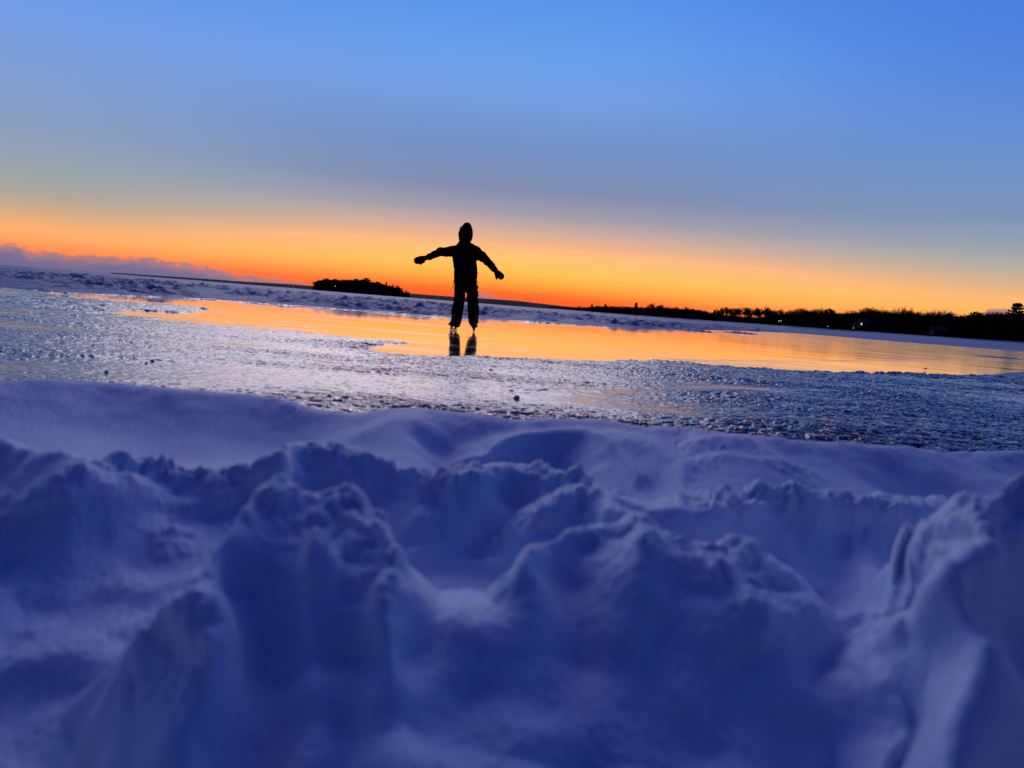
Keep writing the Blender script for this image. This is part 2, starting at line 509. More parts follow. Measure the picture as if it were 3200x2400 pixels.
# hollow scoops in that slope
for px, py, zz, w_, d_, h_ in ((420, 935, .115, .22, .13, .016), (640, 920, .11, .12, .10, .018), (900, 960, .105, .10, .08, .016), (1110, 990, .09, .11, .10, .05), (1235, 1000, .09, .12, .11, .058), (1320, 1025, .09, .07, .09, .045), (1420, 940, .12, .07, .12, .012),
                               (1640, 1040, .10, .07, .05, .025), (2010, 1050, .10, .09, .07, .035), (1880, 990, .12, .10, .07, .012), (2120, 985, .13, .12, .07, .014), (150, 970, .11, .2, .10, .010)):
    c = on_plane(px, py, on_slope(px, py))
    Z = Z - h_ * np.exp(-((X - c[0]) / w_) ** 2 - ((Y - c[1]) / d_) ** 2)
ridge_on([(660, 985), (700, 968), (760, 935), (810, 910), (850, 898), (900, 895)], (0.03, .1), (0.025, 0.08, 0.15), (0.02, .12, .06), 0.1, 0.012)
ridge_on([(1045, 975), (1060, 955), (1110, 933), (1180, 922), (1250, 921), (1310, 938), (1345, 972), (1375, 1015)], (0.0, 0), (0.10, 0.018, 0.1), (0.015, .10, .04), 0.08, 0.006)
ridge_on([(1330, 930), (1400, 945), (1480, 990)], (0.04, .1), (0.03, 0.07, 0.2), (0.02, .1, .06), 0.1, 0.010)
ridge_on([(1520, 940), (1550, 938), (1590, 941), (1620, 941), (1650, 960), (1690, 988)], (0.02, .15), (0.03, 0.04, 0.1), (0.03, .06, .1), 0.55, 0.006)
ridge_on([(1530, 985), (1570, 975), (1610, 985), (1650, 990)], (0.01, .1), (0.018, 0.03, 0.1), (0.03, .05, .1), 0.6, 0.006)
ridge_on([(1575, 1022), (1620, 1024), (1700, 1040), (1730, 1050)], (0.0, .1), (0.035, 0.015, 0.1), (0.005, .1, .02), 0.1, 0.005)
# middle crest, broken and crumbly
ridge([(-500, 900), (-220, 915), (-100, 930), (0, 950), (60, 968), (120, 988, .183), (190, 1012, .18), (240, 1022, .172), (330, 1062, .152), (420, 1105, .13)], 0.185, (0.035, 0.0), (0.06, 0.05, 0.35), (0.05, 0.10, 0.12), 0.4)
ridge([(170, 1035), (240, 1012), (300, 994), (350, 992), (400, 1003), (450, 1010), (520, 1006), (575, 990), (597, 985)], 0.172, (0.022, -0.02), (0.06, 0.045, 0.3), (0.06, 0.05, 0.12), 0.8)
ridge([(594, 1000), (600, 975), (612, 962), (645, 953), (700, 965), (760, 968), (800, 970), (815, 978)], 0.180, (0.022, -0.02), (0.06, 0.035, 0.35), (0.07, 0.05, 0.2), 1.0, side=2.0)
ridge([(780, 975), (830, 988), (880, 1010), (950, 1020), (1040, 1020), (1100, 1004), (1150, 1003), (1200, 1022), (1250, 1042)], 0.172, (0.035, 0.0), (0.065, 0.055, 0.42), (0.07, 0.07, 0.2), 0.9)
ridge([(1180, 1014), (1250, 1042), (1330, 1062), (1400, 1076), (1450, 1079), (1530, 1075), (1600, 1060), (1700, 1055), (1800, 1060), (1900, 1066), (1960, 1076), (2030, 1082)], 0.172, (0.055, 0.02), (0.07, 0.045, 0.36), (0.07, 0.08, 0.2), 1.2, cw=.05)
ridge([(1210, 1075), (1270, 1062), (1320, 1085), (1340, 1110)], 0.168, (0.02, .1), (0.04, 0.03, 0.3), (0.03, .05, .1), 0.8)
ridge([(1780, 1120), (1830, 1160), (1870, 1215), (1900, 1262)], 0.130, (0.015, .1), (0.03, 0.03, 0.2), (0.03, .03, .1), 0.15)
# left-hand low ground
ridge([(-60, 1085), (0, 1062), (22, 1070), (42, 1105)], 0.15, (0.0, .1), (0.05, 0.03, 0.4), (0.05, .03, .2), 0.35, side=2.5)
ridge([(60, 1140), (120, 1125), (200, 1150), (245, 1138), (300, 1150), (344, 1159), (412, 1180), (470, 1215)], 0.118, (0.02, .15), (0.04, 0.05, 0.3), (0.03, .05, .1), 0.35, 0.014)
ridge([(-150, 1290), (0, 1272), (60, 1240), (110, 1215), (180, 1228), (260, 1250), (330, 1300)], 0.105, (0.02, .15), (0.04, 0.05, 0.3), (0.03, .05, .1), 0.35, 0.016)
ridge([(-150, 1420), (0, 1400), (90, 1380), (170, 1400), (260, 1440)], 0.092, (0.02, .15), (0.03, 0.06, 0.3), (0.03, .05, .1), 0.3, 0.018)
# left-hand mound close to the viewer
ridge([(60, 1700, .03), (120, 1600, .065), (200, 1490, .105), (260, 1410, .135), (320, 1340, .157), (360, 1300, .178), (400, 1262, .188), (440, 1215, .198), (470, 1180, .203), (500, 1150, .205), (530, 1112, .208), (560, 1085, .213), (580, 1066, .217), (600, 1058, .218), (625, 1064, .216),
       (650, 1076, .214), (690, 1080, .213), (720, 1068, .214), (745, 1063, .214), (770, 1078, .213), (790, 1100, .211), (800, 1130, .208), (832, 1160, .205), (845, 1190, .20), (840, 1215, .192)], 0.2,
      (0.055, 0.30), (0.045, 0.04, 0.45), (0.07, 0.06, 0.3), 0.85, 0.007, side=(1.0, 3.6), cw=.055)
ridge([(636, 1200, .192), (652, 1155, .208), (665, 1138, .214), (682, 1130, .216), (705, 1145, .212), (725, 1178, .204), (742, 1210, .197), (746, 1240, .188)], 0.203, (0.006, 0.15), (0.03, 0.025, 0.5), (0.03, 0.03, 0.3), 0.6, 0.008, side=1.8)
ridge([(700, 1345, .142), (780, 1320, .155), (880, 1308, .160), (980, 1322, .157), (1080, 1318, .160), (1160, 1312, .158), (1260, 1340, .145)], 0.14, (0.03, 0.25), (0.01, 0.06, 0.40), (0.03, 0.08, 0.2), 0.12, 0.03, side=0.8, plan=.08)
ridge([(-80, 1540, .04), (150, 1520, .06), (350, 1510, .08), (560, 1500, .09)], 0.06, (0.03, 0.25), (0.01, 0.06, 0.48), (0.03, 0.08, 0.2), 0.2, 0.03, side=0.8, plan=.08)
ridge([(650, 1330), (690, 1345), (740, 1390), (790, 1465), (850, 1555), (880, 1640)], 0.135, (0.02, 0.15), (0.03, 0.05, 0.4), (0.03, 0.05, 0.3), 0.3, 0.014)
ridge([(770, 1240), (830, 1290), (900, 1320), (960, 1360)], 0.125, (0.02, .1), (0.03, .05, .3), (0.03, .05, .3), .2, .014)
# right-hand mound with its curled lips
ridge([(1112, 1235, .180), (1128, 1195, .192), (1140, 1170, .198), (1180, 1143, .20), (1220, 1126, .20), (1300, 1120, .20), (1350, 1122, .20), (1392, 1113, .20), (1440, 1138, .197), (1480, 1152, .194), (1530, 1164, .191), (1590, 1170, .190), (1618, 1175, .188), (1632, 1205, .182)], 0.2,
      (0.020, 0.0), (0.05, 0.045, 0.40), (0.06, 0.06, 0.3), 0.7, 0.006, side=(3.6, 1.4), cw=.025)
ridge([(1130, 1268, .158), (1180, 1255, .163), (1225, 1240, .169), (1258, 1222, .176), (1280, 1192, .186), (1292, 1150, .198)], 0.185, (0.008, 0.1), (0.04, 0.035, 0.4), (0.05, 0.03, 0.3), 0.25, 0.007)
ridge([(1340, 1170, .194), (1392, 1140, .203), (1430, 1165, .198), (1460, 1190, .192), (1490, 1208, .188), (1525, 1215, .187), (1555, 1200, .19), (1572, 1220, .185), (1590, 1252, .179), (1625, 1297, .172)], 0.184, (0.016, 0.02), (0.03, 0.03, 0.4), (0.03, 0.03, 0.3), 0.6, 0.006, side=1.3)
ridge([(1590, 1268), (1625, 1297), (1665, 1318), (1705, 1312), (1745, 1302), (1795, 1323), (1847, 1306), (1898, 1318), (1967, 1311), (1990, 1290), (2010, 1300), (2080, 1330), (2160, 1345), (2300, 1350)], 0.160, (0.020, 0.02), (0.025, 0.05, 0.42), (0.05, 0.05, 0.3), 0.5, 0.008)
ridge([(1400, 1420), (1480, 1395), (1560, 1420), (1640, 1475)], 0.125, (0.02, .1), (0.02, .06, .35), (0.03, .06, .3), .2, .016)
ridge([(1250, 1560), (1370, 1530), (1450, 1590), (1520, 1640)], 0.085, (0.02, .1), (0.02, .06, .35), (0.03, .06, .3), .2, .016)
# tall heap on the right edge
ridge([(1920, 1312, .172), (1935, 1280, .18), (1945, 1240, .188), (1960, 1194, .200), (1968, 1158, .210), (1990, 1120, .222), (2015, 1116, .226), (2036, 1100, .233), (2057, 1064, .244), (2072, 1048, .25), (2090, 1060, .25), (2105, 1048, .255), (2125, 1055, .258), (2167, 1042, .266),
       (2184, 1018, .272), (2212, 996, .278), (2260, 980, .28), (2350, 970, .28), (2480, 1000, .26)], 0.2, (0.14, 0.26), (0.02, 0.05, 0.5), (0.10, 0.06, 0.3), 1.3, 0.007, side=1.4, cw=.12, plan=.02)
ridge([(2050, 1345, .165), (2090, 1318, .175), (2140, 1290, .185), (2230, 1262, .19), (2330, 1250, .19)], 0.18, (0.02, .2), (0.03, .05, .45), (0.02, .05, .1), .5, .02, side=.8)

near = np.clip(R, 0.25, 1.6)
def noise3(x, y, z):
    xi, yi, zi = (np.floor(a).astype(np.int64) for a in (x, y, z)); xf, yf, zf = x - xi, y - yi, z - zi
    u, v_, w_ = (t * t * t * (t * (t * 6 - 15) + 10) for t in (xf, yf, zf)); out_ = 0
    for dz in (0, 1):
        hz = _perm[(zi + dz) & 4095]
        for dy in (0, 1):
            hy = _perm[(hz + yi + dy) & 4095]
            for dx in (0, 1):
                h = _perm[(hy + xi + dx) & 4095]
                cz_ = (h & 15) / 7.5 - 1; cr = np.sqrt(np.maximum(1 - cz_ * cz_, 0))
                out_ = out_ + (_gx[h] * cr * (xf - dx) + _gy[h] * cr * (yf - dy) + cz_ * (zf - dz)) * (u if dx else 1 - u) * (v_ if dy else 1 - v_) * (w_ if dz else 1 - w_)
    return out_ * 1.6


def soften(a, k):
    for ax in (0, 1):
        a = (np.roll(a, k, ax) + 2 * a + np.roll(a, -k, ax)) / 4
    return a


crest = soften(soften(CRUMB, 5), 3)
crumb = np.clip(0.75 + 0.9 * fbm(X * 6 + 2, Y * 6, 2), 0.15, 1.3)
Zs = Z
for k_ in (9, 6, 5, 3):
    Zs = soften(Zs, k_)
keep = np.clip(soften(crest, 4) * 1.3, 0, 1); keep = np.maximum(keep, sstep(1.0, 1.25, Y) * .7)
Z = Zs + (soften(Z, 2) - Zs) * keep
Z = Z + 0.003 * fbm(X * 6, Y * 6, 3) * np.minimum(near, 0.8)
pos = np.stack([X, Y, Z], -1)
dT = np.roll(pos, -1, 1) - np.roll(pos, 1, 1); dR = np.gradient(pos, axis=0)
nrm = np.cross(dT, dR); nrm /= np.linalg.norm(nrm, axis=-1, keepdims=True) + 1e-12
nrm *= np.sign(nrm[..., 2:3] + 1e-9)
steep = 1 - nrm[..., 2]
use = (Y > 0.05) & (R < 2.4) & (np.abs(X) < 1.1 * Y + .3)
qx, qy, qz = X[use], Y[use], Z[use]
wx, wy, wz = qx + .012 * noise3(qx * 14, qy * 14, qz * 14), qy + .012 * noise3(qx * 14 + 50, qy * 14, qz * 14), qz + .012 * noise3(qx * 14, qy * 14 + 50, qz * 14)


def puff(f): return np.abs(noise3(wx * f, wy * f, wz * f)) * 2 - .5


amp3 = crest[use] * crumb[use]
flat_ = np.clip(1.15 - 1.3 * soften(steep, 3)[use], .12, 1)
soft_ = (1 - sstep(.8, 1.05, qy)) * sstep(.15, .35, qy)
d = soft_ * (0.009 * noise3(wx * 10, wy * 10, wz * 10) + 0.0055 * noise3(wx * 23, wy * 23, wz * 23) + .004 * puff(14)) + amp3 * (0.0075 * puff(15) + (0.0075 * puff(33) + 0.0046 * puff(78) + 0.0022 * puff(170)) * flat_) * np.minimum(near[use] * 1.3, 1.0) + 0.0012 * noise3(qx * 30, qy * 30, qz * 30) * np.minimum(.3 + crest[use], 1) + .0007 * noise3(qx * 150, qy * 150, qz * 150) * flat_
D3 = np.zeros_like(X); D3[use] = d
pos += nrm * D3[..., None]
X, Y, Z = pos[..., 0], pos[..., 1], pos[..., 2].copy()
Z[:, :] = np.where(Y > 2.35, np.minimum(Z, -0.03), Z)
v = np.stack([X, Y, Z], -1).reshape(-1, 3)
F = grid_faces(len(rs), len(th), True)
me = mesh_np('snow_bank', v, F)
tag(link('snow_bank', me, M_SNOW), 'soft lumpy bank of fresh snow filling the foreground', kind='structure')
BANK_R, BANK_T, BANK_Z = rs, th, Z
# ================================================================== the skater
M_BLACK = m_simple('black_winter_cloth', (0.004, 0.004, 0.005), 0.9, 0.08, 60.0, 0.3)
M_PANTS = m_simple('black_snow_trousers', (0.004, 0.004, 0.005), 0.9, 0.08, 50.0, 0.3)
M_KNIT = m_simple('dark_knit', (0.004, 0.004, 0.005), 0.95, 0.05, 250.0, 0.4)
M_SKIN = m_simple('skin', (0.42, 0.26, 0.19), 0.55, 0.4, 30.0, 0.1)
M_BOOT = m_simple('black_skate_leather', (0.010, 0.010, 0.011), 0.5, 0.3, 40.0, 0.3)
M_STEEL = m_simple('skate_steel', (0.45, 0.45, 0.47), 0.35, 0.5, None, 0, 1.0)
M_HOLD = m_simple('dark_plastic', (0.012, 0.012, 0.014), 0.5, 0.3)
M_ZIP = m_simple('drawcord', (0.02, 0.02, 0.02), 0.7, 0.2)

KS = 2212 / 3200.0


def crop(cx, cy):
    return (1240 + cx / 3.455) * KS, (660 + cy / 3.455) * KS


lf = on_plane(*crop(608, 1286), 0.001)
DP = float(lf[1]); SC = DP / FPX * KS / 3.455      # metres per crop pixel
ORG = on_plane(*crop(720, 1292), 0.001)


def W(cx, cy, dy=0.0):
    return at_depth(*crop(cx, cy), DP + dy) - ORG


def loft(mb, rows, n=20, flat=1.0):
    """rows: (cx, cy, half width px, half depth m, dy)"""
    pts = [W(r[0], r[1], r[4]) for r in rows]; rings = []
    for i, r in enumerate(rows):
        t = pts[min(i + 1, len(pts) - 1)] - pts[max(i - 1, 0)]
        t2 = np.array([t[0], t[2]]); t2 /= np.linalg.norm(t2)
        a = np.array([t2[1], 0, -t2[0]]); b = np.cross(a, t / np.linalg.norm(t)); b /= np.linalg.norm(b)
        w_ = r[2] * SC
        rings.append([pts[i] + w_ * math.cos(q) * a + r[3] * math.sin(q) * b for q in np.linspace(0, 2 * math.pi, n, endpoint=False)])
    mb.rings(rings)


def lr(l, r, cy, d, dy=0.0):
    return ((l + r) / 2, cy, (r - l) / 2, d, dy)


def ball(mb, cx, cy, rx, ry, rz, dy=0.0, n=12):
    c = W(cx, cy, dy); rings = []
    for t in np.linspace(0.04, math.pi - 0.04, n):
        rings.append([c + np.array([rx * math.sin(t) * math.cos(q), ry * math.sin(t) * math.sin(q), rz * math.cos(t)]) for q in np.linspace(0, 2 * math.pi, 16, endpoint=False)])
    mb.rings(rings)


def cloth(mb, name, voxel=0.009, smooth=4, wr=0.004, wf=22.0):
    me = eval_mesh(mb.mesh(name), [('REMESH', dict(mode='VOXEL', voxel_size=voxel)), ('SMOOTH', dict(iterations=smooth, factor=0.5))], name)
    nv = len(me.vertices); co = np.empty(nv * 3, np.float32); no = np.empty(nv * 3, np.float32)
    me.vertices.foreach_get('co', co); me.vertex_normals.foreach_get('vector', no)
    co = co.reshape(-1, 3); no = no.reshape(-1, 3)
    if wr:
        d = wr * fbm(co[:, 0] * wf * .6 + co[:, 1] * 9, co[:, 2] * wf * 1.3 - co[:, 1] * 7, 3)
        co += no * d[:, None]
        me.vertices.foreach_set('co', co.ravel()); me.update()
    return me


person = link('person', None, loc=ORG)
tag(person, 'person in black winter clothes and ice skates standing with both arms spread on the rink', 'person')

# body: one continuous figure under the clothes
mb = MB()
loft(mb, [lr(688, 795, 165, .055), lr(676, 806, 200, .078), lr(672, 808, 235, .085), lr(676, 806, 270, .082), lr(690, 796, 300, .07), lr(705, 770, 318, .05)])   # head
loft(mb, [lr(690, 770, 290, .048), lr(692, 768, 330, .045), lr(680, 785, 360, .05)])                                                                                # neck
loft(mb, [lr(660, 800, 355, .05), lr(622, 850, 395, .07), lr(628, 845, 450, .08), lr(640, 845, 550, .082), lr(645, 845, 650, .08), lr(640, 850, 740, .085), lr(640, 855, 800, .085), lr(665, 835, 830, .07)])
loft(mb, [(640, 425, 34, .042, 0), (560, 435, 32, .04, 0), (475, 440, 29, .036, -.01), (400, 470, 26, .032, -.02), (340, 497, 20, .025, -.02)])
loft(mb, [(835, 425, 34, .042, 0), (895, 470, 32, .04, 0), (945, 515, 29, .036, -.01), (1010, 580, 26, .032, -.02), (1060, 635, 20, .025, -.02)])
for pts in ([(340, 497), (290, 512), (245, 525), (215, 530)], [(1060, 635), (1090, 668), (1112, 692), (1128, 708)]):      # hands inside the mittens
    loft(mb, [(*pts[0], 20, .022, -.02), (*pts[1], 27, .016, -.02), (*pts[2], 25, .015, -.02), (*pts[3], 16, .012, -.02)])
loft(mb, [(682, 800, 50, .07, 0), (680, 880, 46, .068, 0), (672, 960, 42, .06, -.015), (655, 1040, 37, .052, 0), (645, 1120, 36, .05, .02), (630, 1210, 25, .04, .03), (622, 1245, 24, .045, .03)])
loft(mb, [(812, 800, 50, .07, 0), (815, 880, 46, .068, 0), (818, 960, 42, .06, -.015), (827, 1040, 37, .052, 0), (830, 1120, 36, .05, .02), (828, 1210, 25, .04, .03), (828, 1245, 24, .045, .03)])
# face (turned to the sunset): nose, brow, lips, chin, ears
ball(mb, 740, 252, .013, .022, .020, .088); ball(mb, 740, 232, .045, .012, .010, .078); ball(mb, 740, 275, .022, .010, .006, .080); ball(mb, 740, 295, .022, .016, .014, .070)
ball(mb, 672, 245, .008, .018, .028); ball(mb, 809, 245, .008, .018, .028)
body = link('body', cloth(mb, 'body', 0.006, 3, 0.0), M_SKIN, person)
M_EYE = m_simple('eye', (0.03, 0.025, 0.02), 0.15, 0.5)
for ex in (716, 764):
    e_ = MB(); ball(e_, ex, 241, .011, .009, .008, .0815, 8)
    link('eye', e_.mesh('eye'), M_EYE, body)

# jacket: torso, shoulders, sleeves with folded elbows, collar, hem
mb = MB()
loft(mb, [lr(668, 788, 322, .07), lr(655, 800, 345, .08), lr(632, 828, 362, .088), lr(605, 858, 388, .098), lr(598, 872, 425, .105), lr(600, 868, 470, .11), lr(603, 862, 510, .115), lr(609, 863, 560, .118),
          lr(616, 871, 620, .12), lr(619, 872, 670, .122), lr(617, 866, 720, .125), lr(619, 866, 748, .128), lr(627, 867, 772, .125)], 28)
loft(mb, [(650, 425, 62, .075, 0), (610, 428, 58, .073, 0), (570, 433, 54, .07, 0), (530, 440, 49, .066, -.005), (500, 437, 48, .066, -.008), (474, 435, 50, .066, -.01), (450, 447, 44, .06, -.012),
          (425, 463, 40, .056, -.015), (395, 472, 40, .055, -.017), (365, 486, 35, .048, -.02), (345, 495, 37, .048, -.02), (325, 503, 26, .036, -.02)])
loft(mb, [(815, 420, 58, .075, 0), (850, 432, 62, .075, 0), (890, 470, 55, .07, 0), (920, 492, 56, .068, -.005), (948, 510, 46, .062, -.01), (975, 540, 43, .06, -.012), (1005, 570, 41, .056, -.015),
          (1035, 605, 37, .05, -.018), (1057, 632, 33, .045, -.02), (1068, 648, 25, .036, -.02)])
ball(mb, 470, 410, .03, .045, .022, -.01); ball(mb, 480, 468, .022, .04, .018, -.01); ball(mb, 350, 480, .018, .035, .026, -.02)
ball(mb, 848, 392, .032, .05, .026); ball(mb, 915, 540, .020, .04, .016); ball(mb, 955, 480, .022, .04, .018, -.01)
jacket = link('jacket', cloth(mb, 'jacket', 0.008, 2, 0.006, 20), M_BLACK, person)
for pts in ([(622, 772), (614, 792), (604, 806), (600, 826), (607, 832), (614, 815)], [(868, 752), (874, 768), (882, 782), (879, 788)], [(871, 800), (878, 815), (881, 832), (876, 838)], [(617, 745), (610, 770), (612, 790)]):
    c_ = MB(); c_.tube([W(*p, -0.06) for p in pts], 0.0035, 6)
    link('drawcord', c_.mesh('drawcord'), M_ZIP, jacket)

# trousers
mb = MB()
loft(mb, [lr(630, 862, 730, .118), lr(622, 870, 790, .12), lr(622, 872, 825, .115)], 28)
loft(mb, [lr(622, 752, 800, .105), lr(620, 746, 840, .105), lr(618, 738, 885, .10), lr(617, 735, 935, .095, -.01), lr(611, 729, 990, .09, -.01), lr(596, 722, 1040, .085), lr(590, 716, 1080, .085, .01),
          lr(590, 709, 1125, .083, .01), lr(588, 702, 1165, .082, .02), lr(582, 694, 1200, .085, .02), lr(566, 688, 1220, .09, .02), lr(572, 672, 1238, .085, .02), lr(582, 655, 1246, .07, .02)])
loft(mb, [lr(750, 872, 800, .105), lr(754, 876, 850, .105), lr(756, 878, 900, .10), lr(755, 876, 945, .095, -.01), lr(760, 881, 1000, .09, -.01), lr(766, 887, 1050, .086), lr(769, 889, 1095, .085, .01),
          lr(770, 886, 1140, .083, .01), lr(773, 883, 1180, .083, .02), lr(780, 876, 1210, .085, .02), lr(788, 866, 1232, .08, .02), lr(796, 860, 1242, .07, .02)])
trousers = link('trousers', cloth(mb, 'trousers', 0.008, 2, 0.007, 24), M_PANTS, person)

# hat with a folded brim and a pointed crown
mb = MB()
loft(mb, [lr(752, 772, 121, .012), lr(733, 792, 130, .035), lr(716, 803, 148, .06), lr(702, 812, 172, .078), lr(686, 822, 200, .092), lr(672, 823, 226, .099), lr(664, 821, 248, .102), lr(665, 818, 270, .10), lr(667, 814, 292, .09), lr(667, 800, 312, .075), lr(668, 791, 330, .066)], 24)
# opening for the face on the far side is left by the lower roll being shallow there
hat = link('beanie', cloth(mb, 'beanie', 0.006, 2, 0.003, 45), M_KNIT, person)
hv = np.empty(len(hat.data.vertices) * 3, np.float32); hat.data.vertices.foreach_get('co', hv); hv = hv.reshape(-1, 3)
zc = W(740, 232)[2]; fc = W(740, 232)
sel = (hv[:, 2] < zc) & (hv[:, 1] > fc[1] + 0.045)
hv[sel, 1] = fc[1] + 0.045 + (hv[sel, 1] - fc[1] - 0.045) * 0.15
hat.data.vertices.foreach_set('co', hv.ravel()); hat.data.update()

# mittens with thumbs
for rows, th_ in (([(338, 498, 25, .034, -.02), (312, 506, 27, .036, -.02), (280, 514, 35, .04, -.02), (250, 527, 41, .038, -.02), (220, 533, 40, .036, -.02), (200, 536, 33, .032, -.02), (186, 538, 18, .02, -.02)],
                   [(300, 540, 15, .018, -.02), (275, 553, 15, .017, -.02), (258, 568, 11, .014, -.02), (249, 580, 5, .007, -.02)]),
                  ([(1060, 638, 24, .034, -.02), (1075, 655, 29, .037, -.02), (1095, 675, 35, .04, -.02), (1113, 692, 38, .038, -.02), (1128, 707, 38, .035, -.02), (1140, 719, 31, .03, -.02), (1150, 729, 16, .018, -.02)],
                   [(1066, 672, 14, .018, -.02), (1072, 700, 14, .017, -.02), (1075, 725, 10, .013, -.02), (1077, 744, 4, .006, -.02)])):
    mb = MB(); loft(mb, rows); loft(mb, th_, 12)
    link('mitten', cloth(mb, 'mitten', 0.005, 2, 0.002, 40), M_KNIT, person)


# skates: boot, holder with two posts, steel runner
def skate(cx, cy, yaw):
    base = on_plane(*crop(cx, cy), 0.001) - ORG
    M = Matrix.Translation(Vector(base)) @ Matrix.Rotation(yaw, 4, 'Z')
    T = lambda p: np.array(M @ Vector(p))
    mb = MB()

    def ringy(y, zc_, rx, rz, n=16): return [T((rx * math.cos(q), y, zc_ + rz * math.sin(q))) for q in np.linspace(0, 2 * math.pi, n, endpoint=False)]
    mb.rings([ringy(-.095, .082, .012, .012), ringy(-.088, .085, .028, .030), ringy(-.06, .086, .034, .036), ringy(-.02, .084, .033, .035), ringy(.03, .080, .037, .031), ringy(.08, .076, .040, .026), ringy(.11, .073, .034, .021), ringy(.128, .070, .016, .012)])
    mb.rings([[T((rx * math.cos(q), yc + ry * math.sin(q), z)) for q in np.linspace(0, 2 * math.pi, 16, endpoint=False)] for z, rx, ry, yc in ((.075, .033, .055, -.04), (.11, .034, .05, -.042), (.15, .037, .052, -.048), (.20, .042, .058, -.052))])
    boot = link('skate', cloth(mb, 'skate', 0.005, 3, 0.0015, 40), M_BOOT, person)
    mb = MB()
    for y0, y1, w0 in ((-.085, -.035, .022), (.035, .088, .024)):
        mb.rings([[T((sx * w_, y, z)) for sx, y in ((-1, y0 + o), (1, y0 + o), (1, y1 - o), (-1, y1 - o))] for z, w_, o in ((.060, w0, -.006), (.046, w0 * .45, .004), (.032, .007, .008), (.022, .005, .002))])
    mb.rings([[T((sx, y, z)) for sx, y in ((-.005, -.105), (.005, -.105), (.005, .112), (-.005, .112))] for z in (.0185, .026)])
    link('blade_holder', mb.mesh('blade_holder', False), M_HOLD, boot)
    mb = MB(); prof = [(-.118, .020), (-.118, .011), (-.110, .004), (-.095, 0.0), (.10, 0.0), (.118, .005), (.126, .012), (.126, .020)]
    mb.rings([[T((x, y, z)) for y, z in prof] for x in (-.0018, .0018)])
    link('blade', mb.mesh('blade', False), M_STEEL, boot)


skate(611, 1286, math.radians(28))
skate(831, 1303, math.radians(-3))

# ================================================================== snow chunks lying on the rough ice
M_CHUNK = m_snow('snow_lump', 200.0, 0.5, 0.003)


def chunk(name, px, py, size, label, flat=0.8, pieces=1, z0=0.012, group='small lumps of snow on the rough ice'):
    p = on_plane(px, py, z0)
    mb = MB()
    for k in range(pieces):
        o = np.array([random.uniform(-1.6, 1.6), random.uniform(-.7, .7), 0]) * size * (1 if k else 0)
        s = size * (1 if k == 0 else random.uniform(.4, .8)); n_ = 14
        seed = random.uniform(0, 99); rings = []
        for t in np.linspace(0.08, math.pi - 0.08, 12):
            rg = []
            for q in np.linspace(0, 2 * math.pi, n_, endpoint=False):
                dx, dy, dz = math.sin(t) * math.cos(q), math.sin(t) * math.sin(q), math.cos(t)
                rr = s * (0.5 + 0.22 * float(noise(np.array(dx * 1.9 + seed), np.array(dy * 1.9 + dz * 2.3))) + 0.10 * float(noise(np.array(dx * 5 + seed), np.array(dz * 5 - dy * 4))))
                rg.append(o + np.array([dx * rr, dy * rr * .8, dz * rr * flat + s * .30 * flat]))
            rings.append(rg)
        mb.rings(rings)
    o_ = link(name, mb.mesh(name), M_CHUNK, loc=p)
    return tag(o_, label, 'snow lump', group)


chunk('snow_lump', 1116, 864, 0.0232, 'pale rounded snow lump alone just beyond the central crest of the snow bank', .95)
chunk('snow_lump', 1105, 848, 0.0209, 'low dusky snow lump just behind the pale rounded one', .7, 3)
chunk('snow_lump', 836, 811, 0.0232, 'wide crumbly cluster of snow lumps on the ice left of the skater reflection', .6, 5)
chunk('snow_lump', 818, 806, 0.0163, 'small snow lump at the left end of the crumbly cluster', .8)
chunk('snow_lump', 987, 812, 0.0139, 'small dark lump of snow inside the skater reflection on the rough ice', .8, 2)
chunk('snow_lump', 1060, 801, 0.0139, 'tiny dark upright lump right of the skater reflection', 1.0)
chunk('snow_lump', 329, 783, 0.0209, 'pair of dark snow lumps on the bright ice at left', .7, 2)
chunk('snow_lump', 316, 786, 0.0139, 'small flat dark lump beside the pair of lumps at left', .6)
chunk('snow_lump', 230, 806, 0.0130, 'small dark snow lump standing right at the left crest of the snow bank', .9)
chunk('snow_lump', 1148, 806, 0.0102, 'speck of dark snow on the bright ice above the pale rounded lump', .9)
chunk('snow_lump', 2098, 868, 0.0232, 'lone dark snow lump on the dull ice at far right', .7)
chunk('ice_chip', 1999, 797, .035, 'small dark chip lying on the smooth ice near its right hand edge', .5, 1, 0.0, None)['category'] = 'ice chip'
chunk('ice_chip', 2016, 762, .04, 'dark chip on the smooth rink towards its far right side', .5, 1, 0.0, None)['category'] = 'ice chip'


def bank_z(x, y):
    r = math.hypot(x, y); i = int(np.clip(np.searchsorted(BANK_R, r), 1, len(BANK_R) - 1)); t = math.atan2(x, y)
    j_ = int(np.argmin(np.abs(BANK_T - t))); return float(BANK_Z[i, j_])


for px, py, size, lab in ((192, 893, .011, 'pale crumb of snow on the smooth far face of the bank at left'), (2032, 978, .010, 'rounded crumb on the far right slope of the snow bank'),
                          (1560, 970, .012, 'crumb of snow below the broken crest at right of centre')):
    p = on_plane(px, py, 0.15); z_ = bank_z(p[0], p[1])
    for _ in range(6):
        p = on_plane(px, py, z_); z_ = bank_z(p[0], p[1])
    o_ = chunk('snow_crumb', px, py, size, lab, .8, 1, z_ - size * .2, 'crumbs of snow on the bank')
    o_['category'] = 'snow crumb'
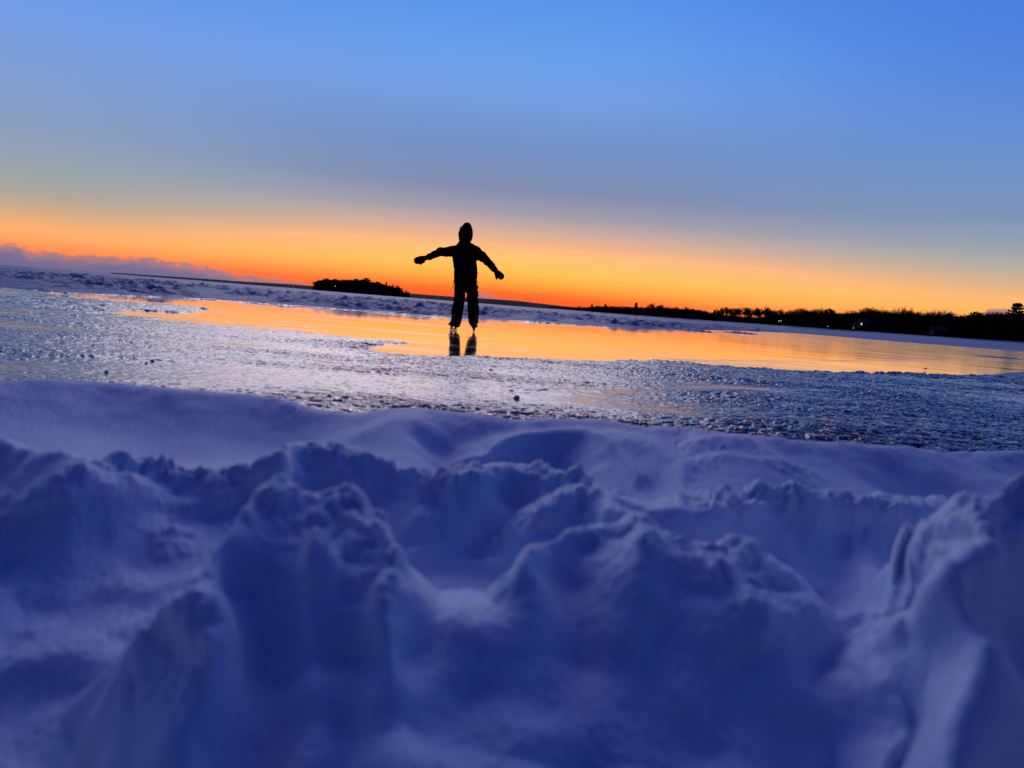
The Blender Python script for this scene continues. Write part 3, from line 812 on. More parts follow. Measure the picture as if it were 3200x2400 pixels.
# ================================================================== far shores, woods, trees, houses
M_BARK = m_simple('dark_bark', (0.035, 0.024, 0.018), 0.9, 0.1, 3.0, 0.3)
M_TWIG = m_simple('twigs', (0.045, 0.024, 0.016), 0.9, 0.1)
M_NEEDLE = m_simple('dark_needles', (0.020, 0.024, 0.016), 0.9, 0.1, 2.0, 0.4)
M_WOOD = m_simple('leafless_woodland', (0.028, 0.020, 0.016), 0.95, 0.05, 0.5, 0.4)
M_HILL = m_simple('wooded_hills', (0.030, 0.022, 0.022), 0.95, 0.05, 0.02, 0.3)
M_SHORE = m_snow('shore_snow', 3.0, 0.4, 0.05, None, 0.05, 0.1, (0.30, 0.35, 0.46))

HZ = [(p, 0.0) for p in ()]


def horizon_y(px):
    """image row of the level line at this column"""
    lo, hi = 400.0, 900.0
    for _ in range(40):
        m = (lo + hi) / 2
        if ray(px, m)[2] > 0: lo = m
        else: hi = m
    return lo


SHORE_PX = [-900, 1180, 1270, 1400, 1550, 1700, 1900, 2212, 2500, 3200]
SHORE_D = [1500, 1350, 1150, 900, 720, 570, 450, 360, 320, 270]


def shore_depth(px): return float(np.interp(px, SHORE_PX, SHORE_D))


# low wooded hills on the far side of the lake
def hill_strip(name, prof, D, label, thick=500):
    pxs = np.arange(prof[0][0], prof[-1][0] + 1, 1.5); top = np.interp(pxs, [p[0] for p in prof], [p[1] for p in prof])
    rows = []
    for k, q in enumerate((0.0, .25, .5, .75, 1.0)):
        rr = []
        for px, t in zip(pxs, top):
            y = horizon_y(px); d = ray(px, y); d = d / d[1]
            Dk = D + thick * q
            h = t * D / FPX * (math.sin(math.pi * min(q * 1.0 + .0, 1)) if k not in (0, 4) else 0)
            h += (float(noise(np.array(px * .30 + k * 7), np.array(k * 3.1))) + .6 * float(noise(np.array(px * .8 + k * 7), np.array(k * 5.1)))) * 0.5 * D / FPX * (k in (1, 2, 3))
            x_, y_ = d[0] * Dk, Dk
            rr.append((x_, y_, max(h, 0) + (0.05 if k else -0.5)))
        rows.append(rr)
    v = np.array(rows).reshape(-1, 3)
    return tag(link(name, mesh_np(name, v, grid_faces(len(rows), len(pxs))), M_HILL), label, kind='structure')


hill_strip('hills', [(236, 0), (242, 2.2), (268, 2.8), (290, 3.0), (420, 5.0), (520, 6), (600, 8), (680, 9), (760, 9), (860, 10), (900, 9.5), (1000, 10), (1060, 12), (1120, 12.5), (1180, 10), (1240, 8), (1300, 6), (1400, 5), (1500, 4), (1700, 3)], 3400,
           'long low wooded hills along the far shore of the lake')


# ---------------- branch builder
def prisms(segs, sides=3):
    A_ = np.array([s[0] for s in segs], float); B_ = np.array([s[1] for s in segs], float)
    ra = np.array([s[2] for s in segs]); rb = np.array([s[3] for s in segs])
    T = B_ - A_; T /= np.linalg.norm(T, axis=1)[:, None] + 1e-9
    ref = np.where(np.abs(T[:, 2:3]) < .9, np.array([[0, 0, 1.0]]), np.array([[1.0, 0, 0]]))
    S = np.cross(T, ref); S /= np.linalg.norm(S, axis=1)[:, None]; Q = np.cross(T, S)
    vs = []
    for base, r in ((A_, ra), (B_, rb)):
        for k in range(sides):
            a = 2 * math.pi * k / sides
            vs.append(base + r[:, None] * (math.cos(a) * S + math.sin(a) * Q))
    V = np.stack(vs, 1).reshape(-1, 3); n_ = len(segs); fs = []
    for k in range(sides):
        j_ = (k + 1) % sides
        fs.append(np.stack([np.arange(n_) * 2 * sides + o for o in (k, j_, sides + j_, sides + k)], 1))
    return V, np.concatenate(fs)


def bare_tree(seed, H, spread=0.55, forks=2, fork_at=0.35):
    R_ = random.Random(seed); trunk, twigs = [], []

    def grow(p, d, L, r, lev):
        n_ = 3; q = p
        for i in range(n_):
            d2 = (d + Vector((R_.gauss(0, .12), R_.gauss(0, .12), R_.gauss(0, .06) + .04 * lev))).normalized()
            e_ = q + d2 * (L / n_); r2 = r * (1 - .45 * (i + 1) / n_)
            (trunk if lev < 3 else twigs).append((q[:], e_[:], max(r * (1 - .45 * i / n_), .026), max(r2, .020)))
            q, d = e_, d2
            if lev < 5:
                for _ in range(2 if lev in (1, 2, 3) else 1):
                    ang = R_.uniform(.4, .95) * (spread / .55); az_ = R_.uniform(0, 2 * math.pi)
                    s = d.orthogonal().normalized(); s.rotate(Matrix.Rotation(az_, 3, d))
                    grow(q, (d * math.cos(ang) + s * math.sin(ang)).normalized(), L * R_.uniform(.5, .72), r2 * R_.uniform(.5, .7), lev + 1)
    base = Vector((0, 0, 0)); up_ = Vector((R_.gauss(0, .04), R_.gauss(0, .04), 1)).normalized()
    p1 = base + up_ * H * fork_at
    trunk.append((base[:], p1[:], H * .020, H * .015))
    for k in range(forks + 1):
        a = R_.uniform(.1, .55) * (spread / .55) if k else .06
        az_ = k * 2 * math.pi / (forks + 1) + R_.uniform(-.5, .5)
        d = Vector((math.sin(a) * math.cos(az_), math.sin(a) * math.sin(az_), math.cos(a)))
        grow(p1, d, H * (1 - fork_at) * .52, H * .012, 1)
    zmax = max(s[1][2] for s in trunk + twigs); k = H / zmax
    f_ = lambda S: [(tuple(c * k for c in a), tuple(c * k for c in b), r, r2) for a, b, r, r2 in S]
    return f_(trunk), f_(twigs)


def tufts(pts, size, R_, n_per):
    v, f = [], []
    for p in pts:
        for _ in range(n_per):
            c = Vector(p) + Vector((R_.gauss(0, 1), R_.gauss(0, 1), R_.gauss(0, .5))) * size * .5
            a = Vector((R_.gauss(0, 1), R_.gauss(0, 1), R_.gauss(0, .6))).normalized() * size * R_.uniform(.4, .8)
            b = Vector((R_.gauss(0, 1), R_.gauss(0, 1), R_.gauss(0, .6))).normalized() * size * R_.uniform(.3, .6)
            i = len(v); v += [(c - a)[:], (c + b)[:], (c + a)[:], (c - b)[:]]; f.append((i, i + 1, i + 2, i + 3))
    return np.array(v), np.array(f)


def tree_meshes(kind, seed):
    R_ = random.Random(seed)
    if kind == 'bare':
        tr, tw = bare_tree(seed, 10.0, R_.uniform(.45, .65), R_.choice((1, 2, 2)), R_.uniform(.14, .26))
        a = prisms(tr, 5); b = prisms(tw, 3)
        return a, b, M_TWIG
    if kind == 'tall_bare':
        tr, tw = bare_tree(seed, 10.0, .36, 1, R_.uniform(.18, .34))
        return prisms(tr, 5), prisms(tw, 3), M_TWIG
    if kind == 'spruce':
        tr = [((0, 0, 0), (0, 0, 10), .16, .02)]; pts = []
        for z in np.arange(1.2, 9.9, .32):
            r = (10 - z) * .19 * R_.uniform(.7, 1.15) + .05
            for k in range(7):
                a = R_.uniform(0, 6.28); e_ = (r * math.cos(a), r * math.sin(a), z - r * .25)
                tr.append(((0, 0, z), e_, .03, .012)); pts += [tuple(c * t + (0, 0, z)[i] * (1 - t) for i, c in enumerate(e_)) for t in (.35, .7, 1)]
        return prisms(tr, 4), tufts(pts, .42, R_, 4), M_NEEDLE
    if kind == 'pine':      # flat spreading layers of long boughs
        tr = [((0, 0, 0), (.1, 0, 5), .22, .17), ((.1, 0, 5), (0, .1, 10), .17, .03)]; pts = []
        for z, r in ((4.6, 2.7), (5.4, 2.9), (6.2, 2.6), (7.0, 2.4), (7.8, 1.8), (8.6, 1.4), (9.3, 1.0), (9.8, .5)):
            for k in range(7):
                a = k * .9 + R_.uniform(-.35, .35); rr = r * R_.uniform(.6, 1.08); e_ = (rr * math.cos(a), rr * math.sin(a), z + rr * .16)
                tr.append(((0, 0, z - .25), e_, .05, .02)); pts += [tuple(c * t + (0, 0, z - .25)[i] * (1 - t) for i, c in enumerate(e_)) for t in (.45, .62, .8, .95, 1.05)]
        return prisms(tr, 4), tufts(pts, .50, R_, 5), M_NEEDLE
    # round, densely twigged crown
    tr = [((0, 0, 0), (0, 0, 4.5), .22, .14)]; pts = []
    for _ in range(260):
        d = Vector((R_.gauss(0, 1), R_.gauss(0, 1), R_.gauss(0, 1))).normalized() * R_.uniform(.4, 1) ** .5
        p = (d.x * 3.0, d.y * 3.0, 6.2 + d.z * 3.6)
        pts.append(p)
        if R_.random() < .3: tr.append(((0, 0, 4.2), p, .05, .015))
    return prisms(tr, 4), tufts(pts, .55, R_, 7), M_WOOD


LIB = {}
for kind, nvar in (('bare', 5), ('tall_bare', 4), ('spruce', 2), ('pine', 1), ('round', 2)):
    LIB[kind] = []
    for k in range(nvar):
        (tv, tf), (cv, cf), cm = tree_meshes(kind, 40 + 13 * k + len(kind))
        mt = mesh_np('trunk', tv, tf); mc = mesh_np('crown', cv, cf, False); mt.materials.append(M_BARK); mc.materials.append(cm)
        LIB[kind].append((mt, mc))
NAMES = {'bare': 'bare_tree', 'tall_bare': 'bare_tree', 'spruce': 'spruce_tree', 'pine': 'pine_tree', 'round': 'bushy_tree'}


def shore_top(px, D): return 1.2 + max(0, (px - 1300) / 900) * 1.6


def tree(kind, px, top_py, D, label, group, ground=None, wide=1.0):
    y0 = horizon_y(px); d = ray(px, y0); d = d / d[1]
    zt = at_depth(px, top_py, D)[2]; zb = shore_top(px, D) if ground is None else ground
    top = at_depth(px, top_py, D)
    mt, mc = random.choice(LIB[kind])
    o = link(NAMES[kind], None, loc=(top[0], D, zb - 0.2))
    s = (zt - zb) / 10.0
    o.scale = (s * wide, s * wide, s); o.rotation_euler = (0, 0, random.uniform(0, 6.28))
    tag(o, label, 'tree', group)
    link('trunk', mt, None, o); link('crown', mc, None, o)
    return o


# ---------------- shore terrain on the right
pxs = np.concatenate([np.arange(1150, 2240, 8), np.arange(2250, 3300, 30)])
offs = [-14, -8, -3, 0, 8, 25, 60, 110, 200]
rows = []
for q in offs:
    rr = []
    for px in pxs:
        D = shore_depth(px) + q * (shore_depth(px) / 400) ** .5; dd = ray(px, horizon_y(px)); dd = dd / dd[1]
        h = (shore_top(px, D) * sstep(-14, 0, np.array(float(q))) + max(q, 0) * .012 + .25 * float(noise(np.array(px * .05), np.array(q * .09)))) if q > -14 else -.3
        h *= float(sstep(1150, 1290, np.array(float(px))))
        rr.append((dd[0] * D, D, float(h) - (0.3 if q == -14 else 0)))
    rows.append(rr)
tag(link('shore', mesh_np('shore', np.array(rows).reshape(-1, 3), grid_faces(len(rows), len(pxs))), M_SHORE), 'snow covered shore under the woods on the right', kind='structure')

# ---------------- woods: the dense dark mass, too tangled to count
WTOP = [(1150, 662.5), (1270, 661), (1300, 658.5), (1330, 659), (1380, 661), (1450, 663), (1500, 666), (1540, 673), (1600, 679), (1640, 680), (1680, 676), (1720, 676), (1760, 674), (1800, 672), (1860, 672), (1900, 672), (1960, 673),
        (2010, 676), (2060, 678), (2110, 676), (2160, 672), (2212, 670), (2400, 672), (2900, 690), (3300, 700)]


def woods(name, items, label, size_f=1.0):
    """items: (px, top_py, depth, ground z); upright saplings and brush, each a stem with ragged sprays"""
    vs, fs, n_ = [], [], 0
    for px, tp, D, zb in items:
        P_ = at_depth(px, tp, D); H = P_[2] - zb
        if H < .5: continue
        m_ = max(6, int(12 * size_f)); t = rng.random(m_) ** .75
        w_ = H * .16 * np.sin(np.clip(t, .08, .97) * math.pi) + .3
        c = np.stack([P_[0] + rng.normal(0, 1, m_) * w_ * .55, D + rng.normal(0, 1, m_) * w_ * .6, zb + H * t * .97], 1)
        a = rng.normal(0, 1, (m_, 3)); a[:, 2] = np.abs(a[:, 2]) + .4; a /= np.linalg.norm(a, axis=1)[:, None]; a *= (H * .10 * (1.25 - t) + .25)[:, None]
        b = rng.normal(0, 1, (m_, 3)); b /= np.linalg.norm(b, axis=1)[:, None]; b *= (H * .06 * (1.25 - t) + .14)[:, None]
        v = np.stack([c - a, c + b, c + a * 1.2, c - b], 1).reshape(-1, 3)
        vs.append(v); fs.append(np.arange(m_ * 4).reshape(-1, 4) + n_); n_ += m_ * 4
        sg = [((P_[0], D, zb - .3), (P_[0] + .02 * H, D, zb + H), .012 * H + .05, .05)]
        for _ in range(4):
            t0 = random.uniform(.5, .85); a_ = random.uniform(0, 6.28); l_ = H * random.uniform(.08, .2)
            sg.append(((P_[0], D, zb + H * t0), (P_[0] + l_ * .5 * math.cos(a_), D + l_ * .5 * math.sin(a_), zb + H * t0 + l_), .07, .045))
        sv, sf = prisms(sg, 3)
        vs.append(sv); fs.append(sf + n_); n_ += len(sv)
    o = link(name, mesh_np(name, np.concatenate(vs), np.concatenate(fs), False), M_WOOD)
    return tag(o, label, 'woods', kind='stuff')


it = []
for px in np.arange(1180, 2260, 1.1):
    for row in range(5):
        q = px + random.uniform(-2, 2); D = shore_depth(q) + 6 + row * 9 + random.uniform(-4, 4)
        base_t = float(np.interp(q, [p[0] for p in WTOP], [p[1] for p in WTOP]))
        hgt = horizon_y(q) - base_t
        tp = base_t + (1.6 if q < 1545 else 3.6) + abs(random.gauss(0, .16)) * hgt - (random.random() < .10) * random.uniform(0, 3)
        it.append((q, tp, D, shore_top(q, D) + .012 * (D - shore_depth(q))))
for px in np.arange(2260, 3250, 3.0):
    for row in range(3):
        D = shore_depth(px) + 6 + row * 12
        base_t = float(np.interp(px, [p[0] for p in WTOP], [p[1] for p in WTOP])) + random.uniform(-6, 8)
        it.append((px, base_t, D, shore_top(px, D)))
woods('woods', it, 'dense black leafless woods massed along the right hand shore', 1.6)

# ---------------- trees that stand out against the sky on the right shore
G_R = 'bare trees rising above the right hand woods'
T = []
for px, tp, kind, lab in (
        (1279, 656.5, 'spruce', 'tiny ragged evergreen at the left tip of the right hand woods'), (1290, 658, 'bare', None), (1308, 656, 'spruce', 'small dark evergreen second from the left tip of the woods'), (1375, 653.5, 'spruce', 'slim pointed evergreen rising alone above the low left part of the woods'),
        (1399, 658, 'bare', None), (1413, 652, 'bare', 'broad bare tree highest above the low left part of the woods'), (1429, 655.5, 'bare', None), (1442, 659, 'bare', None), (1463, 659.5, 'bare', None), (1483, 659.5, 'bare', None), (1497, 664, 'bare', None),
        (1509, 666, 'bare', None), (1524, 668, 'bare', None), (1544, 669, 'spruce', 'dark little evergreen where the tall row of bare trees begins'),
        (1548, 668, 'tall_bare', None), (1556, 665, 'tall_bare', None), (1564, 662, 'tall_bare', None), (1571, 660, 'tall_bare', None), (1580, 662.5, 'tall_bare', None), (1588, 664, 'tall_bare', None), (1593, 662, 'tall_bare', None), (1604, 661, 'tall_bare', None),
        (1611, 663, 'tall_bare', None), (1617, 660, 'tall_bare', None), (1626, 663, 'tall_bare', None), (1632, 661, 'tall_bare', None), (1640, 664, 'tall_bare', None), (1646, 662, 'tall_bare', None), (1654, 659, 'tall_bare', 'tallest slender bare tree of the row above the gap in the woods'), (1662, 664, 'tall_bare', None),
        (1669, 666, 'bare', None), (1678, 666, 'bare', None), (1691, 664, 'bare', None), (1703, 669, 'bare', None), (1711, 668, 'bare', None), (1719, 669, 'bare', None), (1731, 662, 'bare', None), (1740, 664, 'bare', None), (1750, 666, 'bare', None), (1757, 664, 'bare', None),
        (1769, 660.5, 'bare', 'wide bare tree left of the dense rounded crown'), (1779, 663, 'bare', None), (1793, 665, 'round', 'dense rounded dark crown standing out of the woods right of the wide bare tree'), (1804, 668, 'bare', None), (1822, 671, 'bare', None), (1836, 668, 'bare', None), (1848, 666, 'bare', None),
        (1866, 664, 'bare', None), (1878, 661, 'bare', None), (1886, 659.5, 'bare', 'fan shaped bare tree midway along the highest woods'), (1897, 663, 'bare', None), (1908, 667, 'bare', None), (1920, 663, 'bare', None), (1931, 667, 'bare', None),
        (1945, 659, 'bare', 'big open crowned bare tree left one of the tallest pair on the right shore'), (1958, 659.5, 'bare', 'big open crowned bare tree right one of the tallest pair on the right shore'), (1968, 667, 'bare', None), (1985, 671, 'bare', None), (1999, 672, 'bare', None), (2012, 670, 'bare', None), (2027, 665, 'bare', None), (2036, 664, 'bare', 'thin bare tree before the pale cloud dome behind the woods'),
        (2056, 674, 'round', 'low dark rounded tree under the pale cloud dome'), (2080, 675, 'bare', None), (2097, 672, 'bare', None), (2112, 671, 'round', 'small rounded dark tree left of the layered pine'), (2128, 668, 'bare', None), (2145, 668, 'bare', None), (2160, 670, 'bare', None), (2172, 671, 'bare', None),
        (2199, 655, 'pine', 'large dark pine with flat layered boughs at the right edge')):
    D = shore_depth(px) + (4 if kind in ('spruce', 'pine', 'round') else random.uniform(14, 34))
    w_ = {'bare': 1.25, 'tall_bare': 1.3, 'spruce': 1.7, 'pine': 1.0, 'round': 1.0}[kind]
    T.append(tree(kind, px, tp, D, lab or 'leafless tree among the many bare crowns lined along the right hand woods', G_R if kind in ('bare', 'tall_bare') else 'evergreen and rounded trees of the right shore', None, w_))
for px in range(2240, 3200, 26):
    tree(random.choice(('bare', 'bare', 'tall_bare', 'spruce')), px, float(np.interp(px, [2240, 3200], [662, 690])) + random.uniform(-6, 6), shore_depth(px) + random.uniform(8, 30), 'tree of the wooded shore beyond the right edge', 'trees past the right edge of the picture')

# ---------------- island
ID = 800.0
IT = [(678, 616), (684, 606), (692, 603.5), (705, 603), (722, 602.5), (740, 602.5), (760, 602.5), (780, 604), (800, 606), (815, 609), (830, 612), (845, 616.5), (858, 621), (872, 629), (884, 636), (888, 640)]
rows = []
for q in (0, 6, 25, 60, 95, 115):
    rr = []
    for px in np.arange(668, 899, 2.0):
        dd = ray(px, horizon_y(px)); dd = dd / dd[1]
        h = 1.6 * math.sin(math.pi * (px - 668) / 230) ** .5 * (1 if 0 < q < 115 else 0) - .2
        rr.append((dd[0] * (ID + q), ID + q, h))
    rows.append(rr)
tag(link('island', mesh_np('island', np.array(rows).reshape(-1, 3), grid_faces(len(rows), len(rr))), M_SHORE), 'low island ground under its trees', kind='structure')
it = []
for px in np.arange(677, 887, .55):
    for row in range(4):
        q = px + random.uniform(-1, 1); t0 = float(np.interp(q, [p[0] for p in IT], [p[1] for p in IT]))
        it.append((q, t0 + abs(random.gauss(0, 2.4)) + 1.2, ID + 8 + row * 16 + random.uniform(-5, 5), .6))
woods('island_woods', it, 'dense black thicket covering the small island left of the skater', 1.1)
G_I = 'trees on the island'
for px, tp, kind, lab in ((681, 606, 'bare', 'thin bare tree at the left tip of the island'), (690, 602.5, 'bare', None), (701, 600.8, 'round', None), (708, 600.3, 'round', 'dark rounded crown near the left end of the island'), (724, 601, 'round', None), (735, 601.5, 'bare', None), (743, 600.6, 'bare', None),
                          (756, 600.8, 'bare', None), (771, 600.8, 'round', None), (783, 602, 'round', None), (790, 601.8, 'bare', None), (790.5, 598.3, 'round', 'tallest dark tree poking above the middle of the island'),
                          (815, 606.5, 'round', 'dark rounded crown on the sloping right part of the island'), (835, 608.3, 'spruce', 'pointed tree at the top of the sloping right part of the island'), (844, 613, 'bare', None), (849, 612, 'tall_bare', None), (856, 613.5, 'tall_bare', None), (863, 617, 'tall_bare', None), (870, 620.5, 'tall_bare', None),
                          (877, 625, 'tall_bare', None), (883, 628, 'bare', 'last low bare tree at the right tip of the island')):
    tree(kind, px, tp, ID + random.uniform(2, 14), lab or 'dark tree rising from the thicket on the island', G_I, .6, 1.0 if kind != 'spruce' else .9)

# ---------------- houses and lamps on the shores
M_WALL = m_simple('dark_siding', (0.012, 0.011, 0.011), 0.8, 0.2, 2.0, 0.15)
M_ROOF = m_simple('thin_roof_snow', (0.05, 0.05, 0.055), 0.8, 0.1, 1.2, 0.6)
M_FRAME = m_simple('dark_frame', (0.05, 0.05, 0.05), 0.6, 0.3)


def m_glow(name, col, s):
    m = bpy.data.materials.new(name); m.use_nodes = True; nt = m.node_tree; nt.nodes.clear()
    o = nt.nodes.new('ShaderNodeOutputMaterial'); e_ = nt.nodes.new('ShaderNodeEmission'); e_.inputs[0].default_value = (*col, 1); e_.inputs[1].default_value = s
    nt.links.new(e_.outputs[0], o.inputs[0]); return m


M_LIT = m_glow('lit_window', (1.0, 0.85, 0.62), 0.8)
M_LAMP = m_glow('lamp_light', (1.0, 0.93, 0.82), 2.0)


def house(px, py, D, w_, h_, label, lit):
    p = at_depth(px, py, D)
    o = link('house', None, loc=(p[0], D, p[2])); tag(o, label, 'house', 'houses along the right hand shore')
    dpt = w_ * .6
    mb = MB(); mb.box((-w_ / 2, -dpt / 2, -1.0), (w_ / 2, dpt / 2, h_)); wall = link('wall', mb.mesh('wall', False), M_WALL, o)
    mb = MB(); e_ = .4; rh = w_ * .22
    v = [(-w_ / 2 - e_, -dpt / 2 - e_, h_ + .01), (w_ / 2 + e_, -dpt / 2 - e_, h_ + .01), (w_ / 2 + e_, dpt / 2 + e_, h_ + .01), (-w_ / 2 - e_, dpt / 2 + e_, h_ + .01), (-w_ / 2 - e_, 0, h_ + rh), (w_ / 2 + e_, 0, h_ + rh)]
    v += [(a, b, c + .25) for a, b, c in v]
    mb.add(v, [(3, 2, 1, 0), (6, 7, 11, 10), (8, 9, 10, 11), (0, 1, 7, 6), (2, 3, 9, 8), (0, 6, 10, 4), (4, 10, 9, 3), (1, 5, 11, 7), (5, 2, 8, 11)])
    rf = link('roof', mb.mesh('roof', False), M_ROOF, o)
    mb = MB(); mb.box((w_ * .2, .4, h_ + .5), (w_ * .2 + .7, 1.1, h_ + rh + 1.2)); link('chimney', mb.mesh('chimney', False), M_WALL, rf)
    for k, x in enumerate((-w_ * .32, 0.0, w_ * .30)):
        mb = MB(); mb.box((x - .5, -dpt / 2 - .06, .9), (x + .5, -dpt / 2 - .003, 2.2)); fr = link('window', mb.mesh('window', False), M_FRAME, o)
        mb = MB(); mb.box((x - .4, -dpt / 2 - .09, 1.0), (x + .4, -dpt / 2 - .063, 2.1)); link('pane', mb.mesh('pane', False), M_LIT if k in lit else M_GLASS, fr)
    mb = MB(); mb.box((w_ * .13, -dpt / 2 - .05, -.2), (w_ * .13 + .9, -dpt / 2 - .003, 1.9)); link('door', mb.mesh('door', False), M_FRAME, o)
    return o


M_GLASS = m_simple('dark_glass', (0.01, 0.01, 0.012), 0.1, 0.5)


def lamp(px, py, D, label, ground, size, group):
    p = at_depth(px, py, D)
    o = link('lamp_post', None, loc=(p[0], D, ground)); tag(o, label, 'lamp', group)
    h = max(p[2] - ground, .5); mb = MB(); mb.tube([(0, 0, -.3), (0, 0, h - size * .5)], [.09, .06], 8); link('pole', mb.mesh('pole'), M_FRAME, o)
    mb = MB(); mb.rings([[(size * r * math.cos(q), size * r * math.sin(q), h + size * z) for q in np.linspace(0, 6.283, 12, endpoint=False)] for z, r in ((-.5, .2), (-.35, .45), (0, .55), (.35, .42), (.5, .15))])
    link('bulb', mb.mesh('bulb'), M_LAMP, o)
    return o


house(1864, 706, 432, 5.8, 2.6, 'dim house with snowy roof and a lit window low on the right shore', (0,))
house(1853, 708, 436, 5.0, 2.0, 'lower dark annexe house left of the snowy roofed house', ())
house(2026, 719, 392, 7, 1.6, 'faint snowy roof half hidden in the black woods at right', ())
lamp(1683, 693.5, 574, 'bright white lamp left one of the close pair on the wooded shore', 1.5, 0.50, 'lamps on the wooded right shore')
lamp(1687.3, 693, 572, 'dimmer lamp right one of the close pair on the wooded shore', 1.5, 0.39, 'lamps on the wooded right shore')
lamp(1788.5, 705, 505, 'lone lamp between the close pair and the houses', 1.2, 0.33, 'lamps on the wooded right shore')
lamp(1843.5, 708.6, 424, 'small lamp in front of the house annexe', 1.2, 0.22, 'lamps on the wooded right shore')
lamp(1630, 685, 640, 'faint lamp at the left end of the shore lights', 1.5, 0.33, 'lamps on the wooded right shore')
GL = 'lights of the far shore'
lamp(419, 604.3, 3330, 'white light left one of the left pair under the far hills', .5, 1.3, GL)
lamp(432, 605.2, 3330, 'white light right one of the left pair under the far hills', .5, 1.2, GL)
lamp(623, 619.5, 3330, 'white light left one of the pair close to the island', .5, 1.4, GL)
lamp(633, 620, 3330, 'white light right one of the pair close to the island', .5, 1.4, GL)
lamp(724.5, 618.3, 797, 'single pale light among the black trees of the island', .4, .55, 'lamp on the island')

# ================================================================== sky
world = bpy.data.worlds.new('World'); scene.world = world; world.use_nodes = True
nt = world.node_tree; nt.nodes.clear()
out = N(nt, 'ShaderNodeOutputWorld'); bg = N(nt, 'ShaderNodeBackground'); nt.links.new(bg.outputs[0], out.inputs[0])
tc = N(nt, 'ShaderNodeTexCoord'); sp = N(nt, 'ShaderNodeSeparateXYZ'); nt.links.new(tc.outputs['Generated'], sp.inputs[0])


def math_(op, a, b=None, c=None, clamp=False):
    n_ = N(nt, 'ShaderNodeMath', operation=op, use_clamp=clamp)
    for k, v_ in enumerate((a, b, c)):
        if v_ is None: continue
        if isinstance(v_, (int, float)): n_.inputs[k].default_value = v_
        else: nt.links.new(v_, n_.inputs[k])
    return n_.outputs[0]


def mapr(src, a, b, c=0.0, d=1.0, smooth=True):
    n_ = N(nt, 'ShaderNodeMapRange', interpolation_type='SMOOTHSTEP' if smooth else 'LINEAR'); nt.links.new(src, n_.inputs[0])
    for k, v_ in zip((1, 2, 3, 4), (a, b, c, d)): n_.inputs[k].default_value = v_
    return n_.outputs[0]


def mixc(f, a, b):
    n_ = N(nt, 'ShaderNodeMix', data_type='RGBA')
    if isinstance(f, (int, float)): n_.inputs[0].default_value = f
    else: nt.links.new(f, n_.inputs[0])
    for k, v_ in ((6, a), (7, b)):
        if isinstance(v_, tuple): n_.inputs[k].default_value = (*v_, 1)
        else: nt.links.new(v_, n_.inputs[k])
    return n_.outputs[2]


el = math_('MULTIPLY', math_('ARCSINE', sp.outputs[2]), 180 / math.pi)
azd = math_('MULTIPLY', math_('ARCTAN2', sp.outputs[0], sp.outputs[1]), 180 / math.pi)
GAIN = 4.0


def sky_ramp(stops):
    # position = (el + 10) / 100
    st = []
    for e_, c in stops:
        r_, g_, b_ = lin(*c[:3]); k = c[3] if len(c) > 3 else 1.0
        st.append(((e_ + 10) / 100, (r_ * k / GAIN, g_ / GAIN, b_ / GAIN)))
    return ramp(nt, math_('DIVIDE', math_('ADD', el, 10.0), 100.0), st).outputs[0]


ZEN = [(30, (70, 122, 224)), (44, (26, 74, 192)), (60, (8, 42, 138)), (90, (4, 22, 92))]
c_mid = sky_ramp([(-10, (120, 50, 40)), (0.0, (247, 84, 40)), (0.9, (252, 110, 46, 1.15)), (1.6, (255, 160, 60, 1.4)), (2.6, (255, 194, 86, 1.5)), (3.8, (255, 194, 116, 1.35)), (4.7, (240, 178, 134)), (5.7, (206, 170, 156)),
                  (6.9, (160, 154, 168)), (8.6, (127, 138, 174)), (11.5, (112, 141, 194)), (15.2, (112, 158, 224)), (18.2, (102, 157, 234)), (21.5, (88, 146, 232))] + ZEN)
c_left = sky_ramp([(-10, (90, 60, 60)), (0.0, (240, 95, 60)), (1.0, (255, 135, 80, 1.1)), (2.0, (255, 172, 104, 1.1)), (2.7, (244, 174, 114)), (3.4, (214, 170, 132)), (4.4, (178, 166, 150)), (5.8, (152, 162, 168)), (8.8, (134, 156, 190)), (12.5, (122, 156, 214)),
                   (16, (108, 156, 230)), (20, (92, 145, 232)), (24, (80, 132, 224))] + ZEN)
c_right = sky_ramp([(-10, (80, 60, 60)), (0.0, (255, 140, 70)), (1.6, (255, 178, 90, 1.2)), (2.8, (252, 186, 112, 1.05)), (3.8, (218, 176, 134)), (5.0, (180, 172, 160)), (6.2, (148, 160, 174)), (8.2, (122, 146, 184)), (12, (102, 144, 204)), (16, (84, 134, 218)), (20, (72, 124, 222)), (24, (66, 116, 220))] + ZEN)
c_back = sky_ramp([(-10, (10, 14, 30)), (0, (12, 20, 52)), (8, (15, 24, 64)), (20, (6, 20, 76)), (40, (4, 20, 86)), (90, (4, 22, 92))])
f_l = mapr(azd, -4, -34); f_r = mapr(azd, 2, 36)
sky = mixc(f_r, mixc(f_l, c_mid, c_left), c_right)
sky = mixc(mapr(math_('ABSOLUTE', azd), 50, 120), sky, c_back)

